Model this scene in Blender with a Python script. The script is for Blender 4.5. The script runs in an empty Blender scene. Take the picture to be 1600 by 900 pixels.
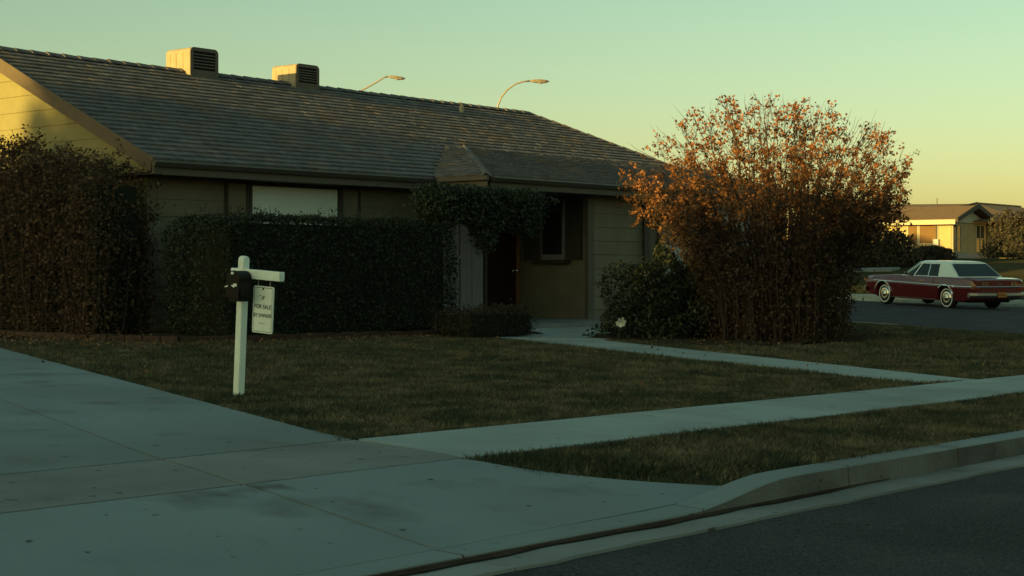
import bpy, bmesh, math, random
import numpy as np
from mathutils import Vector, Matrix

random.seed(7)
rng = np.random.default_rng(11)
SC = bpy.context.scene
COL = SC.collection
R = math.radians
PI = math.pi

# ------------------------------------------------------------------ camera
TH = R(39.26)                      # angle between the view axis and the house front (X axis)
CAMX, CAMY, CAMZ = -14.512, -18.80, 1.35
cam = bpy.data.cameras.new('camera')
camo = bpy.data.objects.new('camera', cam)
COL.objects.link(camo)
camo.location = (CAMX, CAMY, CAMZ)
camo.rotation_euler = (PI / 2, 0, TH - PI / 2)
cam.sensor_width = 36
cam.lens = 2426.5 / 1600 * 36
cam.shift_y = -35 / 1600
cam.clip_start = 0.1
cam.clip_end = 3000
SC.camera = camo

# ------------------------------------------------------------------ sky, sun, exposure
SUN_EL = R(6.5)
SUN_AZ = R(5.0)                    # sun stands towards -X, a little towards +Y
wld = bpy.data.worlds.new('World')
SC.world = wld
wld.use_nodes = True
nt = wld.node_tree
sky = nt.nodes.new('ShaderNodeTexSky')
sky.sky_type = 'NISHITA'
sky.sun_disc = False
sky.sun_elevation = SUN_EL
sky.sun_rotation = -(PI / 2 - SUN_AZ)
sky.dust_density = 1.15
tint = nt.nodes.new('ShaderNodeMix')
tint.data_type = 'RGBA'
tint.blend_type = 'MULTIPLY'
tint.inputs[0].default_value = 1
# film stock of the photograph: warm near the horizon, greener higher up
tc = nt.nodes.new('ShaderNodeTexCoord')
sep = nt.nodes.new('ShaderNodeSeparateXYZ')
nt.links.new(tc.outputs['Generated'], sep.inputs[0])
mrz = nt.nodes.new('ShaderNodeMapRange')
mrz.inputs[1].default_value = 0.02
mrz.inputs[2].default_value = 0.19
nt.links.new(sep.outputs[2], mrz.inputs[0])
film = nt.nodes.new('ShaderNodeMix')
film.data_type = 'RGBA'
film.inputs[6].default_value = (1.0, 0.99, 0.78, 1)
film.inputs[7].default_value = (0.99, 1.13, 0.78, 1)
nt.links.new(mrz.outputs[0], film.inputs[0])
nt.links.new(film.outputs[2], tint.inputs[7])
nt.links.new(sky.outputs[0], tint.inputs[6])
bg = nt.nodes['Background']
bg.inputs[1].default_value = 0.1
nt.links.new(tint.outputs[2], bg.inputs[0])
sl = bpy.data.lights.new('sun', 'SUN')
sl.energy = 5.0
sl.angle = R(0.6)
sl.color = (1.0, 0.66, 0.17)
so = bpy.data.objects.new('sun', sl)
COL.objects.link(so)
sdir = Vector((-math.cos(SUN_EL) * math.cos(SUN_AZ), math.cos(SUN_EL) * math.sin(SUN_AZ), math.sin(SUN_EL)))
so.rotation_euler = sdir.to_track_quat('Z', 'Y').to_euler()
so.location = (-40, 0, 30)
vs = SC.view_settings
vs.view_transform = 'Standard'
vs.look = 'None'
vs.gamma = 1
vs.exposure = 0.87
SC.render.filter_size = 1.9
SC.cycles.max_bounces = 6
SC.cycles.transparent_max_bounces = 8

# ------------------------------------------------------------------ helpers
def ss(a, b, t):
    t = np.clip((np.asarray(t, float) - a) / (b - a), 0, 1)
    return t * t * (3 - 2 * t)

def kx(x):
    return -0.014 * np.clip(x, -12, 12) + 0.20 * ss(13, 27, x)

def vv(x, y):
    return y + 0.03 * (np.clip(x, -40, 14) + 8)

def far_rise(x, y):
    return 1.40 * ss(36, 82, x) + 0.022 * np.clip(y, -3, 14) * ss(16, 27, x)

def road_z(x, y):
    return kx(x) + far_rise(x, y) * (1 - ss(33.5, 36, x)) + 0.0 * y

def terr(x, y):
    """height of the finished lawn / paving"""
    x = np.asarray(x, float); y = np.asarray(y, float)
    v = vv(x, y)
    p = 0.120 + .05 * ss(-14.5, -12.4, v) + .145 * np.clip((v + 12) / 10.5, 0, 1)
    xb = -8.1 + (np.clip(-13.2 - v, 0, 1.4)) ** 2 * 0.59
    drop = 1 - ss(0, .6, x - xb)
    ramp = 0.018 + 0.154 * np.clip((v + 14.50) / 1.31, 0, 1)
    k = drop * (1 - ss(-13.3, -13.15, v))
    p = p * (1 - k) + ramp * k
    # beyond the side street kerb: no raised plot
    q = ss(14.5, 19.0, x + 0.45 * np.clip(-3 - y, 0, 12))
    p = p * (1 - q) + 0.10 * q
    return p + kx(x) + far_rise(x, y)

def T(x, y):
    return float(terr(x, y))

def link(o, parent=None):
    COL.objects.link(o)
    if parent is not None:
        o.parent = parent
    return o

def tag(o, label=None, cat=None, group=None, kind=None):
    if label: o['label'] = label
    if cat: o['category'] = cat
    if group: o['group'] = group
    if kind: o['kind'] = kind
    return o

def empty(name, loc=(0, 0, 0), rz=0.0):
    o = bpy.data.objects.new(name, None)
    o.empty_display_size = 0.2
    COL.objects.link(o)
    o.location = loc
    o.rotation_euler = (0, 0, rz)
    return o

class MB:
    """collects geometry for one mesh object"""
    def __init__(s): s.v = []; s.f = []
    def add(s, vs, fs):
        n = len(s.v)
        s.v += [tuple(map(float, p)) for p in vs]
        s.f += [tuple(i + n for i in f) for f in fs]
        return s
    def box(s, x0, x1, y0, y1, z0, z1, M=None):
        vs = [(x0, y0, z0), (x1, y0, z0), (x1, y1, z0), (x0, y1, z0), (x0, y0, z1), (x1, y0, z1), (x1, y1, z1), (x0, y1, z1)]
        if M is not None: vs = [M @ Vector(p) for p in vs]
        return s.add(vs, [(0, 3, 2, 1), (4, 5, 6, 7), (0, 1, 5, 4), (1, 2, 6, 5), (2, 3, 7, 6), (3, 0, 4, 7)])
    def hexa(s, b, t):
        return s.add(list(b) + list(t), [(0, 3, 2, 1), (4, 5, 6, 7), (0, 1, 5, 4), (1, 2, 6, 5), (2, 3, 7, 6), (3, 0, 4, 7)])
    def prism(s, poly, z0, z1, axis='z', M=None):
        """poly in 2D; extruded along axis"""
        n = len(poly)
        def p3(a, b, c):
            if axis == 'z': q = (a, b, c)
            elif axis == 'y': q = (a, c, b)
            else: q = (c, a, b)
            return M @ Vector(q) if M is not None else q
        vs = [p3(a, b, z0) for a, b in poly] + [p3(a, b, z1) for a, b in poly]
        fs = [tuple(range(n - 1, -1, -1)), tuple(range(n, 2 * n))] + [(i, (i + 1) % n, n + (i + 1) % n, n + i) for i in range(n)]
        return s.add(vs, fs)
    def tube(s, pts, rad, n=6, cap=True):
        pts = [Vector(p) for p in pts]
        if not hasattr(rad, '__len__'): rad = [rad] * len(pts)
        vs = []; fs = []
        up = Vector((0.13, 0.31, 0.94))
        for i, p in enumerate(pts):
            d = (pts[min(i + 1, len(pts) - 1)] - pts[max(i - 1, 0)])
            d = d.normalized() if d.length > 1e-9 else Vector((0, 0, 1))
            a = d.cross(up)
            if a.length < 1e-3: a = d.cross(Vector((1, 0, 0)))
            a.normalize(); b = d.cross(a)
            for k in range(n):
                t = 2 * PI * k / n
                vs.append(p + (a * math.cos(t) + b * math.sin(t)) * rad[i])
        for i in range(len(pts) - 1):
            for k in range(n):
                fs.append((i * n + k, i * n + (k + 1) % n, (i + 1) * n + (k + 1) % n, (i + 1) * n + k))
        if cap:
            fs.append(tuple(range(n - 1, -1, -1)))
            fs.append(tuple((len(pts) - 1) * n + k for k in range(n)))
        return s.add(vs, fs)
    def lathe(s, prof, n=24, M=None, closed=False):
        """prof: list of (r, h); axis z"""
        vs = []; fs = []
        for r, h in prof:
            for k in range(n):
                t = 2 * PI * k / n
                q = Vector((r * math.cos(t), r * math.sin(t), h))
                vs.append(M @ q if M is not None else q)
        m = len(prof)
        for i in range(m - 1 if not closed else m):
            j = (i + 1) % m
            for k in range(n):
                fs.append((i * n + k, i * n + (k + 1) % n, j * n + (k + 1) % n, j * n + k))
        return s.add(vs, fs)
    def mesh(s, name):
        me = bpy.data.meshes.new(name)
        me.from_pydata(s.v, [], s.f)
        bm = bmesh.new(); bm.from_mesh(me)
        bmesh.ops.recalc_face_normals(bm, faces=bm.faces)
        bm.to_mesh(me); bm.free()
        return me
    def build(s, name, mat, parent=None, smooth=False, bevel=0):
        me = s.mesh(name)
        me.materials.append(mat)
        if smooth: me.polygons.foreach_set('use_smooth', [True] * len(me.polygons))
        o = bpy.data.objects.new(name, me)
        link(o, parent)
        if bevel:
            m = o.modifiers.new('bevel', 'BEVEL'); m.width = bevel; m.segments = 2; m.limit_method = 'ANGLE'
        return o

def np_mesh(name, verts, nper, mat, parent=None):
    """verts (N*nper,3): N separate polygons of nper corners"""
    n = len(verts) // nper
    me = bpy.data.meshes.new(name)
    me.vertices.add(len(verts))
    me.vertices.foreach_set('co', np.asarray(verts, np.float32).ravel())
    me.loops.add(len(verts))
    me.loops.foreach_set('vertex_index', np.arange(len(verts), dtype=np.int32))
    me.polygons.add(n)
    me.polygons.foreach_set('loop_start', np.arange(0, len(verts), nper, dtype=np.int32))
    me.update(calc_edges=True)
    me.materials.append(mat)
    o = bpy.data.objects.new(name, me)
    return link(o, parent)

def copy_tree(o, parent=None):
    c = o.copy(); COL.objects.link(c); c.parent = parent
    for ch in list(o.children): copy_tree(ch, c)
    return c

# ------------------------------------------------------------------ materials
MATS = {}
def mat(name, col, rough=0.8, var=0.15, scale=3.0, bump=0.0, bscale=60.0, island=0.0, metal=0.0,
        col2=None, c2scale=0.6, c2lo=0.45, c2hi=0.62, trans=0.0, spec=0.3, coat=0.0, stretch=None, spots=None):
    m = bpy.data.materials.new(name); m.use_nodes = True
    t = m.node_tree; N = t.nodes; L = t.links
    p = N['Principled BSDF']
    p.inputs['Roughness'].default_value = rough
    p.inputs['Metallic'].default_value = metal
    p.inputs['Specular IOR Level'].default_value = spec
    p.inputs['Coat Weight'].default_value = coat
    geo = N.new('ShaderNodeNewGeometry')
    pos = geo.outputs['Position']
    if stretch:
        mp = N.new('ShaderNodeVectorMath'); mp.operation = 'MULTIPLY'
        mp.inputs[1].default_value = stretch
        L.new(pos, mp.inputs[0]); pos = mp.outputs[0]
    def noise(sc, det=4):
        n = N.new('ShaderNodeTexNoise'); n.inputs['Scale'].default_value = sc; n.inputs['Detail'].default_value = det
        L.new(pos, n.inputs['Vector']); return n.outputs['Fac']
    def mixc(f, a, b, bt='MIX'):
        x = N.new('ShaderNodeMix'); x.data_type = 'RGBA'; x.blend_type = bt
        for i, q in ((0, f), (6, a), (7, b)):
            if hasattr(q, 'is_linked') or hasattr(q, 'links'): L.new(q, x.inputs[i])
            elif i == 0: x.inputs[0].default_value = q
            else: x.inputs[i].default_value = (*q, 1)
        return x.outputs[2]
    c = tuple(col)
    out = None
    if col2 is not None:
        mr = N.new('ShaderNodeMapRange'); mr.inputs[1].default_value = c2lo; mr.inputs[2].default_value = c2hi
        L.new(noise(c2scale, 5), mr.inputs[0])
        out = mixc(mr.outputs[0], c, tuple(col2))
    if var:
        mr = N.new('ShaderNodeMapRange'); mr.inputs[1].default_value = .25; mr.inputs[2].default_value = .75
        mr.inputs[3].default_value = 1 - var; mr.inputs[4].default_value = 1 + var
        L.new(noise(scale, 6), mr.inputs[0])
        g = N.new('ShaderNodeCombineColor')
        for i in range(3): L.new(mr.outputs[0], g.inputs[i])
        out = mixc(1.0, out if out is not None else c, g.outputs[0], 'MULTIPLY')
    if spots is not None:
        for sc_, lo_, hi_, col_ in spots:
            mr = N.new('ShaderNodeMapRange'); mr.inputs[1].default_value = lo_; mr.inputs[2].default_value = hi_
            L.new(noise(sc_, 3), mr.inputs[0])
            out = mixc(mr.outputs[0], out if out is not None else c, tuple(col_))
    if island:
        mr = N.new('ShaderNodeMapRange'); mr.inputs[3].default_value = 1 - island; mr.inputs[4].default_value = 1 + island
        L.new(geo.outputs['Random Per Island'], mr.inputs[0])
        oi = N.new('ShaderNodeObjectInfo')
        mr2 = N.new('ShaderNodeMapRange'); mr2.inputs[3].default_value = 1 - island * .8; mr2.inputs[4].default_value = 1 + island * .8
        L.new(oi.outputs['Random'], mr2.inputs[0])
        mu = N.new('ShaderNodeMath'); mu.operation = 'MULTIPLY'
        L.new(mr.outputs[0], mu.inputs[0]); L.new(mr2.outputs[0], mu.inputs[1])
        g = N.new('ShaderNodeCombineColor')
        for i in range(3): L.new(mu.outputs[0], g.inputs[i])
        out = mixc(1.0, out if out is not None else c, g.outputs[0], 'MULTIPLY')
    if out is None: p.inputs['Base Color'].default_value = (*c, 1)
    else: L.new(out, p.inputs['Base Color'])
    if bump:
        b = N.new('ShaderNodeBump'); b.inputs['Strength'].default_value = bump; b.inputs['Distance'].default_value = .02
        L.new(noise(bscale, 4), b.inputs['Height']); L.new(b.outputs[0], p.inputs['Normal'])
    if trans:
        tr = N.new('ShaderNodeBsdfTranslucent')
        if out is None: tr.inputs[0].default_value = (*c, 1)
        else: L.new(out, tr.inputs[0])
        ms = N.new('ShaderNodeMixShader'); ms.inputs[0].default_value = trans
        L.new(p.outputs[0], ms.inputs[1]); L.new(tr.outputs[0], ms.inputs[2])
        L.new(ms.outputs[0], N['Material Output'].inputs[0])
    MATS[name] = m
    return m

m_conc = mat('concrete', (0.225, 0.285, 0.29), spec=.1, rough=.85, var=.16, scale=1.1, bump=.25, bscale=90, island=.07, col2=(0.175, 0.208, 0.20), c2scale=.55, c2lo=.46, c2hi=.68, spots=[(1.6, .58, .72, (0.16, 0.187, 0.18)), (2.3, .67, .78, (0.125, 0.14, 0.132)), (9, .70, .75, (0.08, 0.085, 0.075)), (70, .60, .8, (0.24, 0.27, 0.26))])
m_conc2 = mat('concrete_worn', (0.235, 0.262, 0.25), spec=.1, rough=.9, var=.18, scale=1.5, bump=.3, bscale=80, island=.07, col2=(0.185, 0.205, 0.19), c2scale=.8, c2lo=.46, c2hi=.7, spots=[(2.7, .64, .76, (0.14, 0.15, 0.135)), (11, .69, .74, (0.08, 0.08, 0.07)), (70, .60, .8, (0.29, 0.32, 0.30))])
m_kerb = mat('kerb_concrete', (0.165, 0.163, 0.15), spec=.1, rough=.9, var=.25, scale=2.5, bump=.5, bscale=45, island=.06, col2=(0.105, 0.10, 0.09), c2scale=2.2, c2lo=.45, c2hi=.7, spots=[(14, .66, .74, (0.06, 0.055, 0.045)), (60, .62, .8, (0.23, 0.23, 0.21))])
m_walk = mat('concrete_pale', (0.305, 0.375, 0.36), spec=.15, rough=.85, var=.14, scale=1.4, bump=.25, bscale=80, island=.08, col2=(0.25, 0.295, 0.275), c2scale=.8, c2lo=.46, c2hi=.7, spots=[(3.0, .66, .78, (0.2, 0.215, 0.19)), (12, .70, .75, (0.12, 0.12, 0.1))])
m_dirt = mat('gutter_dirt', (0.06, 0.045, 0.034), spec=0.0, rough=.95, var=.35, scale=9, bump=.6, bscale=40)
m_joint = mat('joint_soil', (0.018, 0.015, 0.012), spec=0.0, rough=.95, var=.3, scale=6)
m_asph = mat('asphalt', (0.060, 0.062, 0.070), .9, .25, .7, bump=1.0, bscale=120, col2=(0.078, 0.078, 0.083), c2scale=1.4, c2lo=.45, c2hi=.7, spec=.08, spots=[(75, .54, .68, (0.15, 0.145, 0.145)), (48, .58, .68, (0.022, 0.022, 0.025))])
m_soil = mat('soil', (0.055, 0.045, 0.03), spec=0.0, rough=.95, var=.35, scale=5, bump=.6, bscale=30)
m_turf = mat('turf', (0.055, 0.062, 0.028), spec=0.0, rough=.95, var=.3, scale=4, bump=.5, bscale=50, col2=(0.10, 0.085, 0.045), c2scale=.9, c2lo=.45, c2hi=.65)
m_grass = mat('grass_blade', (0.047, 0.060, 0.036), spec=.1, rough=.8, var=.4, scale=7, island=.6, col2=(0.18, 0.15, 0.088), c2scale=2.2, c2lo=.40, c2hi=.72, trans=.2, spots=[(13, .60, .72, (0.24, 0.195, 0.10)), (5, .62, .72, (0.07, 0.045, 0.028))])
m_far = mat('far_grass', (0.06, 0.062, 0.03), spec=0.0, rough=.95, var=.3, scale=.5, bump=.5, bscale=8, col2=(0.10, 0.085, 0.045), c2scale=.15)
m_side = mat('siding_paint', (0.24, 0.225, 0.105), .75, .07, 5, bump=.08, bscale=40)
m_sidef = mat('siding_paint_tan', (0.19, 0.17, 0.12), .8, .16, 2.5, bump=.1, bscale=40)  # remaining walls, darker and less yellow than the gable siding
m_trim = mat('trim_brown', (0.115, 0.10, 0.078), .7, .12, 6)
m_trimd = mat('trim_dark', (0.055, 0.047, 0.038), .65, .12, 6)
m_rake = mat('rake_paint', (0.115, 0.09, 0.062), .7, .10, 6)
m_gut = mat('gutter_paint', (0.085, 0.078, 0.065), .45, .08, 6, spec=.5)
m_shin = mat('shingle_wood', (0.138, 0.136, 0.138), spec=.1, rough=.9, var=.28, scale=7, island=.17, bump=.3, bscale=50, col2=(0.18, 0.142, 0.11), c2scale=1.6, c2lo=.5, c2hi=.7)
m_deck = mat('roof_deck', (0.06, 0.055, 0.05), .95, .2, 6)
m_blind = mat('window_blind', (0.80, 0.86, 0.80), .7, .04, 3)
m_glass = mat('window_glass', (0.02, 0.025, 0.025), .06, 0, spec=.6)
m_door = mat('door_wood', (0.026, 0.012, 0.009), .4, .2, 8)
m_jamb_lit = mat('door_jamb', (0.30, 0.13, 0.05), .5, .1, 8)  # right jamb only: orange light on the door edge put into its colour
m_brass = mat('brass', (0.75, 0.68, 0.5), .2, 0, metal=1)
m_plank = mat('grey_plank', (0.20, 0.20, 0.21), .8, .18, 4, stretch=(6, 6, .6))
m_pale = mat('pale_panel', (0.40, 0.44, 0.44), .75, .06, 4)
m_cool = mat('cooler_metal', (0.34, 0.29, 0.19), .55, .12, 5, spec=.4)
m_coold = mat('cooler_frame', (0.12, 0.10, 0.075), .6, .12, 5)
m_black = mat('black_gap', (0.006, 0.006, 0.006), .9, 0)
m_white = mat('white_paint', (0.80, 0.90, 0.80), .5, .06, 9, bump=.05, bscale=30)
m_sign = mat('sign_white', (0.76, 0.87, 0.78), .5, .06, 12)
m_ink = mat('sign_ink', (0.03, 0.03, 0.03), .7, 0)
m_mail = mat('mailbox_black', (0.006, 0.006, 0.007), .45, 0, spec=.15)
m_chrome = mat('chrome', (0.75, 0.77, 0.75), .12, 0, metal=1)
m_dchrome = mat('dull_chrome', (0.25, 0.27, 0.27), .3, 0, metal=1)
m_steel = mat('lamp_steel', (0.30, 0.27, 0.22), .5, .1, 6, metal=.3)
m_brick = mat('brick_red', (0.066, 0.042, 0.032), spec=.1, rough=.9, var=.25, scale=9, island=.25, bump=.3, bscale=60)
m_bark = mat('bark', (0.05, 0.036, 0.026), .9, .25, 12)
m_barkg = mat('bark_grey', (0.12, 0.095, 0.07), .9, .25, 12)
m_hedge = mat('hedge_leaf', (0.034, 0.052, 0.026), .6, .25, 5, island=.45, trans=.15, spec=.35)
m_core = mat('hedge_core', (0.012, 0.016, 0.009), .95, .3, 5)  # near-black filling, interior shade of the shrubs put into its colour
m_vine = mat('vine_leaf', (0.042, 0.066, 0.034), .6, .25, 5, island=.45, trans=.15, spec=.35)
m_laurel = mat('laurel_leaf', (0.045, 0.062, 0.03), .5, .25, 5, island=.45, trans=.15, spec=.4)
m_brown = mat('brown_leaf', (0.098, 0.068, 0.044), spec=.1, rough=.75, var=.3, scale=6, island=.55, trans=.2)
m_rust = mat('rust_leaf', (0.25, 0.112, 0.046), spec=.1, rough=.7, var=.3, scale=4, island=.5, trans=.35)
m_lowleaf = mat('withered_leaf', (0.05, 0.034, 0.024), .8, .3, 6, island=.55, trans=.12, spec=.1)  # lower leaves of the rust tree, shade put into a darker colour
m_dry = mat('dry_litter', (0.16, 0.10, 0.05), .9, .3, 6, island=.5)
m_ever = mat('evergreen_leaf', (0.03, 0.04, 0.02), .8, .3, 1, island=.4)
m_petal = mat('white_petal', (0.75, 0.78, 0.66), .6, .05, 20, trans=.2)
m_red = mat('car_red', (0.11, 0.009, 0.010), .22, .03, 3, spec=.6, coat=.8)
m_cwhite = mat('car_white', (0.72, 0.86, 0.78), .35, .03, 3, spec=.5, coat=.4)
m_cglass = mat('car_glass', (0.015, 0.03, 0.03), .1, 0, spec=.3)
m_tyre = mat('tyre_rubber', (0.014, 0.014, 0.014), .85, .1, 20)
m_wwall = mat('whitewall', (0.62, 0.64, 0.58), .7, .05, 20)
m_under = mat('car_underside', (0.01, 0.01, 0.01), .9, 0)
m_tail = mat('tail_lens', (0.16, 0.012, 0.01), .2, 0, spec=.6, coat=.6)
m_amber = mat('amber_lens', (0.38, 0.17, 0.08), .2, 0, spec=.6)
m_plate = mat('plate_orange', (0.40, 0.17, 0.05), .5, .15, 40)
m_darkbush = mat('dark_bush_leaf', (0.04, 0.036, 0.024), .75, .3, 6, island=.5, trans=.15)
m_fwall = mat('far_stucco', (0.42, 0.34, 0.18), .85, .10, 2, bump=.2, bscale=20)
m_froof = mat('far_roof', (0.19, 0.13, 0.08), .9, .14, 3, bump=.3, bscale=14)
m_ffas = mat('far_fascia', (0.46, 0.43, 0.33), .7, .05, 3)
m_fstone = mat('far_stone', (0.34, 0.34, 0.31), .9, .25, 9, bump=.4, bscale=14)
m_fblind = mat('far_blind', (0.17, 0.10, 0.04), .8, .1, 6)

# ------------------------------------------------------------------ ground sheets
def grid_mesh(name, xs, ys, zf, m, parent=None, keep=None):
    X, Y = np.meshgrid(xs, ys, indexing='ij')
    Z = zf(X, Y)
    nx, ny = len(xs), len(ys)
    vs = np.stack([X, Y, Z], -1).reshape(-1, 3)
    fs = []
    for i in range(nx - 1):
        for j in range(ny - 1):
            if keep is None or keep((xs[i] + xs[i + 1]) / 2, (ys[j] + ys[j + 1]) / 2):
                a = i * ny + j
                fs.append((a, a + ny, a + ny + 1, a + 1))
    me = bpy.data.meshes.new(name)
    me.from_pydata(vs.tolist(), [], fs)
    me.polygons.foreach_set('use_smooth', [True] * len(me.polygons))
    me.materials.append(m)
    o = bpy.data.objects.new(name, me)
    link(o, parent)
    return o

def axis(a, b, fine0, fine1, df, dc):
    L = list(np.arange(fine0, fine1 + 1e-6, df))
    lo = []; x = fine0; s = dc
    while x > a: x -= s; s *= 1.25; lo.append(max(x, a))
    hi = []; x = L[-1]; s = dc
    while x < b: x += s; s *= 1.25; hi.append(min(x, b))
    return np.array(sorted(set(lo)) + L + hi)

KB, KF, GE = -14.52, -14.70, -14.97          # kerb back, kerb face, gutter edge (in v)

def ground_z(X, Y):
    near = (1 - ss(33.5, 37, X)) * ss(-45, -35, X)
    return terr(X, Y) - 0.02 - 0.30 * near * (1 - ss(14, 30, Y))
tag(grid_mesh('ground', axis(-900, 1200, -45, 120, 1.5, 3), axis(-900, 1200, -40, 60, 1.5, 3), ground_z, m_far), kind='structure')

# side street near edge: a wide rounded corner into the front street
def side_edge(y):
    return 17.9 - 0.36 * np.clip(-1.5 - y, 0, 30) ** 1.18

def lawn_keep(x, y):
    return vv(x, y) > KB - .01 and x < side_edge(y)
xs = np.arange(-30, 20.01, .25)
lawn = grid_mesh('lawn', xs, np.concatenate([np.arange(-15.2, -11.9, .075), np.arange(-11.8, 14, .25)]), lambda X, Y: terr(X, Y), m_turf, keep=lawn_keep)
tag(lawn, kind='structure')

xs = np.concatenate([np.arange(-60, -15, 1.0), np.arange(-15, 22, .5)])
vs_ = np.concatenate([np.arange(-27, -16, 1.0), np.arange(-16, GE + .001, .103)])
def street_mesh():
    # strip that follows the kerb line
    X = []; F = []
    for x in xs:
        for v in vs_:
            y = v - 0.03 * (min(max(x, -40), 14) + 8)
            z = kx(x) + 0.004 + 0.02 * min(max((GE - v) / 4, 0), 1)
            X.append((x, y, float(z)))
    n = len(vs_)
    for i in range(len(xs) - 1):
        for j in range(n - 1):
            F.append((i * n + j, (i + 1) * n + j, (i + 1) * n + j + 1, i * n + j + 1))
    me = bpy.data.meshes.new('front_street'); me.from_pydata(X, [], F); me.materials.append(m_asph)
    me.polygons.foreach_set('use_smooth', [True] * len(F))
    return link(bpy.data.objects.new('front_street', me))
tag(street_mesh(), kind='structure')

def sstreet():
    X = []; F = []
    ys = np.arange(-30, 60.1, .6)
    n = 26
    for y in ys:
        a = float(side_edge(y)) if y > -14.9 else -8
        a = max(a, 6.0)
        for k in range(n):
            x = a + (33.6 - a) * k / (n - 1)
            X.append((x, y, float(road_z(x, y)) + .012 + .05 * math.sin(PI * k / (n - 1))))
    for i in range(len(ys) - 1):
        for j in range(n - 1):
            F.append((i * n + j, i * n + j + 1, (i + 1) * n + j + 1, (i + 1) * n + j))
    me = bpy.data.meshes.new('side_street'); me.from_pydata(X, [], F); me.materials.append(m_asph)
    me.polygons.foreach_set('use_smooth', [True] * len(F))
    return link(bpy.data.objects.new('side_street', me))
side_street = tag(sstreet(), kind='structure')

# ---- concrete slabs: ruled surfaces between two edge polylines
def resample(pts, n):
    P = np.array(pts, float)
    d = np.r_[0, np.cumsum(np.linalg.norm(np.diff(P, axis=0), axis=1))]
    t = np.linspace(0, d[-1], n)
    return np.stack([np.interp(t, d, P[:, i]) for i in range(P.shape[1])], 1)

def slab(left, right, parent, m, dz=0.022, n=10, k=6, th=.09, gap=.011, name='slab', zf=terr):
    A = resample(left, n); B = resample(right, n)
    G = A[:, None, :] * (1 - np.linspace(0, 1, k))[None, :, None] + B[:, None, :] * np.linspace(0, 1, k)[None, :, None]
    c = G.reshape(-1, 2).mean(0)
    # pull the rim inwards by the joint width
    rim = np.zeros((n, k), bool); rim[0] = rim[-1] = True; rim[:, 0] = rim[:, -1] = True
    G2 = G.copy()
    G2[0] += (G[1] - G[0]) / (np.linalg.norm(G[1] - G[0], axis=1)[:, None] + 1e-9) * gap
    G2[-1] += (G[-2] - G[-1]) / (np.linalg.norm(G[-2] - G[-1], axis=1)[:, None] + 1e-9) * gap
    G2[:, 0] += (G[:, 1] - G[:, 0]) / (np.linalg.norm(G[:, 1] - G[:, 0], axis=1)[:, None] + 1e-9) * gap
    G2[:, -1] += (G[:, -2] - G[:, -1]) / (np.linalg.norm(G[:, -2] - G[:, -1], axis=1)[:, None] + 1e-9) * gap
    Z = zf(G2[..., 0], G2[..., 1]) + dz
    top = np.concatenate([G2, Z[..., None]], -1).reshape(-1, 3)
    vs = top.tolist(); fs = []
    for i in range(n - 1):
        for j in range(k - 1):
            a = i * k + j
            fs.append((a, a + k, a + k + 1, a + 1))
    ring = [i * k for i in range(n)] + [(n - 1) * k + j for j in range(1, k)] + [i * k + k - 1 for i in range(n - 2, -1, -1)] + [j for j in range(k - 2, 0, -1)]
    base = len(vs)
    vs += [(vs[i][0], vs[i][1], vs[i][2] - th) for i in ring]
    m_ = len(ring)
    fs += [(ring[i], base + i, base + (i + 1) % m_, ring[(i + 1) % m_]) for i in range(m_)]
    mb = MB(); mb.v = [tuple(v) for v in vs]; mb.f = fs
    return mb.build(name, m, parent)

def Yv(x, v):
    return v - 0.03 * (x + 8)
def P(x, v):
    return (x, Yv(x, v))

SWB, SWF = -12.12, -13.18
# driveway
drive = tag(grid_mesh('driveway', np.arange(-17, -3.4, .4), np.arange(-14.4, 4, .2), lambda X, Y: terr(X, Y) + .013, m_joint,
                      keep=lambda x, y: x < -4.3 - (-2.0 - y) * .385 if y > -12 else x < -8.3), kind='structure')
def jx(y):      # long joint
    return np.interp(y, [-14.7, -13.2, -12.0, -8.45, 4], [-9.74, -9.64, -9.26, -7.92, -3.4])
def ex(y):      # lawn edge of the drive
    return np.interp(y, [-12.05, -8.34, -2.51, 4], [-7.86, -6.41, -4.14, -1.6])
ymarks = [-12.13, -7.75, -3.4, 3.0]
for a, b in zip(ymarks[:-1], ymarks[1:]):
    ys = np.linspace(a, b, 8)
    slab([(jx(y), y) for y in ys], [(ex(y), y) for y in ys], drive, m_conc, n=14)
    slab([(jx(y) - 4.2, y + .1) for y in ys], [(jx(y), y) for y in ys], drive, m_conc, n=14)
    slab([(jx(y) - 8.4, y + .2) for y in ys], [(jx(y) - 4.2, y + .1) for y in ys], drive, m_conc, n=14)
ys = np.linspace(-13.17, -12.14, 5)
slab([(jx(y), y) for y in ys], [(-8.02 + .14 * (y + 13.2), y) for y in ys], drive, m_conc2, n=8, k=8)
slab([(jx(y) - 4.2, y + .1) for y in ys], [(jx(y), y) for y in ys], drive, m_conc2, n=8, k=8)
slab([(jx(y) - 8.4, y + .2) for y in ys], [(jx(y) - 4.2, y + .1) for y in ys], drive, m_conc2, n=8, k=8)
ys = np.linspace(-14.50, -13.19, 9)
fl = [(-8.1 + (np.clip(-13.2 - y, 0, 1.4)) ** 2 * .59, y) for y in ys]
slab([(jx(y), y) for y in ys], fl, drive, m_conc, n=12, k=10)
slab([(jx(y) - 4.2, y + .1) for y in ys], [(jx(y), y) for y in ys], drive, m_conc, n=12, k=8)
slab([(jx(y) - 8.4, y + .2) for y in ys], [(jx(y) - 4.2, y + .1) for y in ys], drive, m_conc, n=12, k=8)

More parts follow.
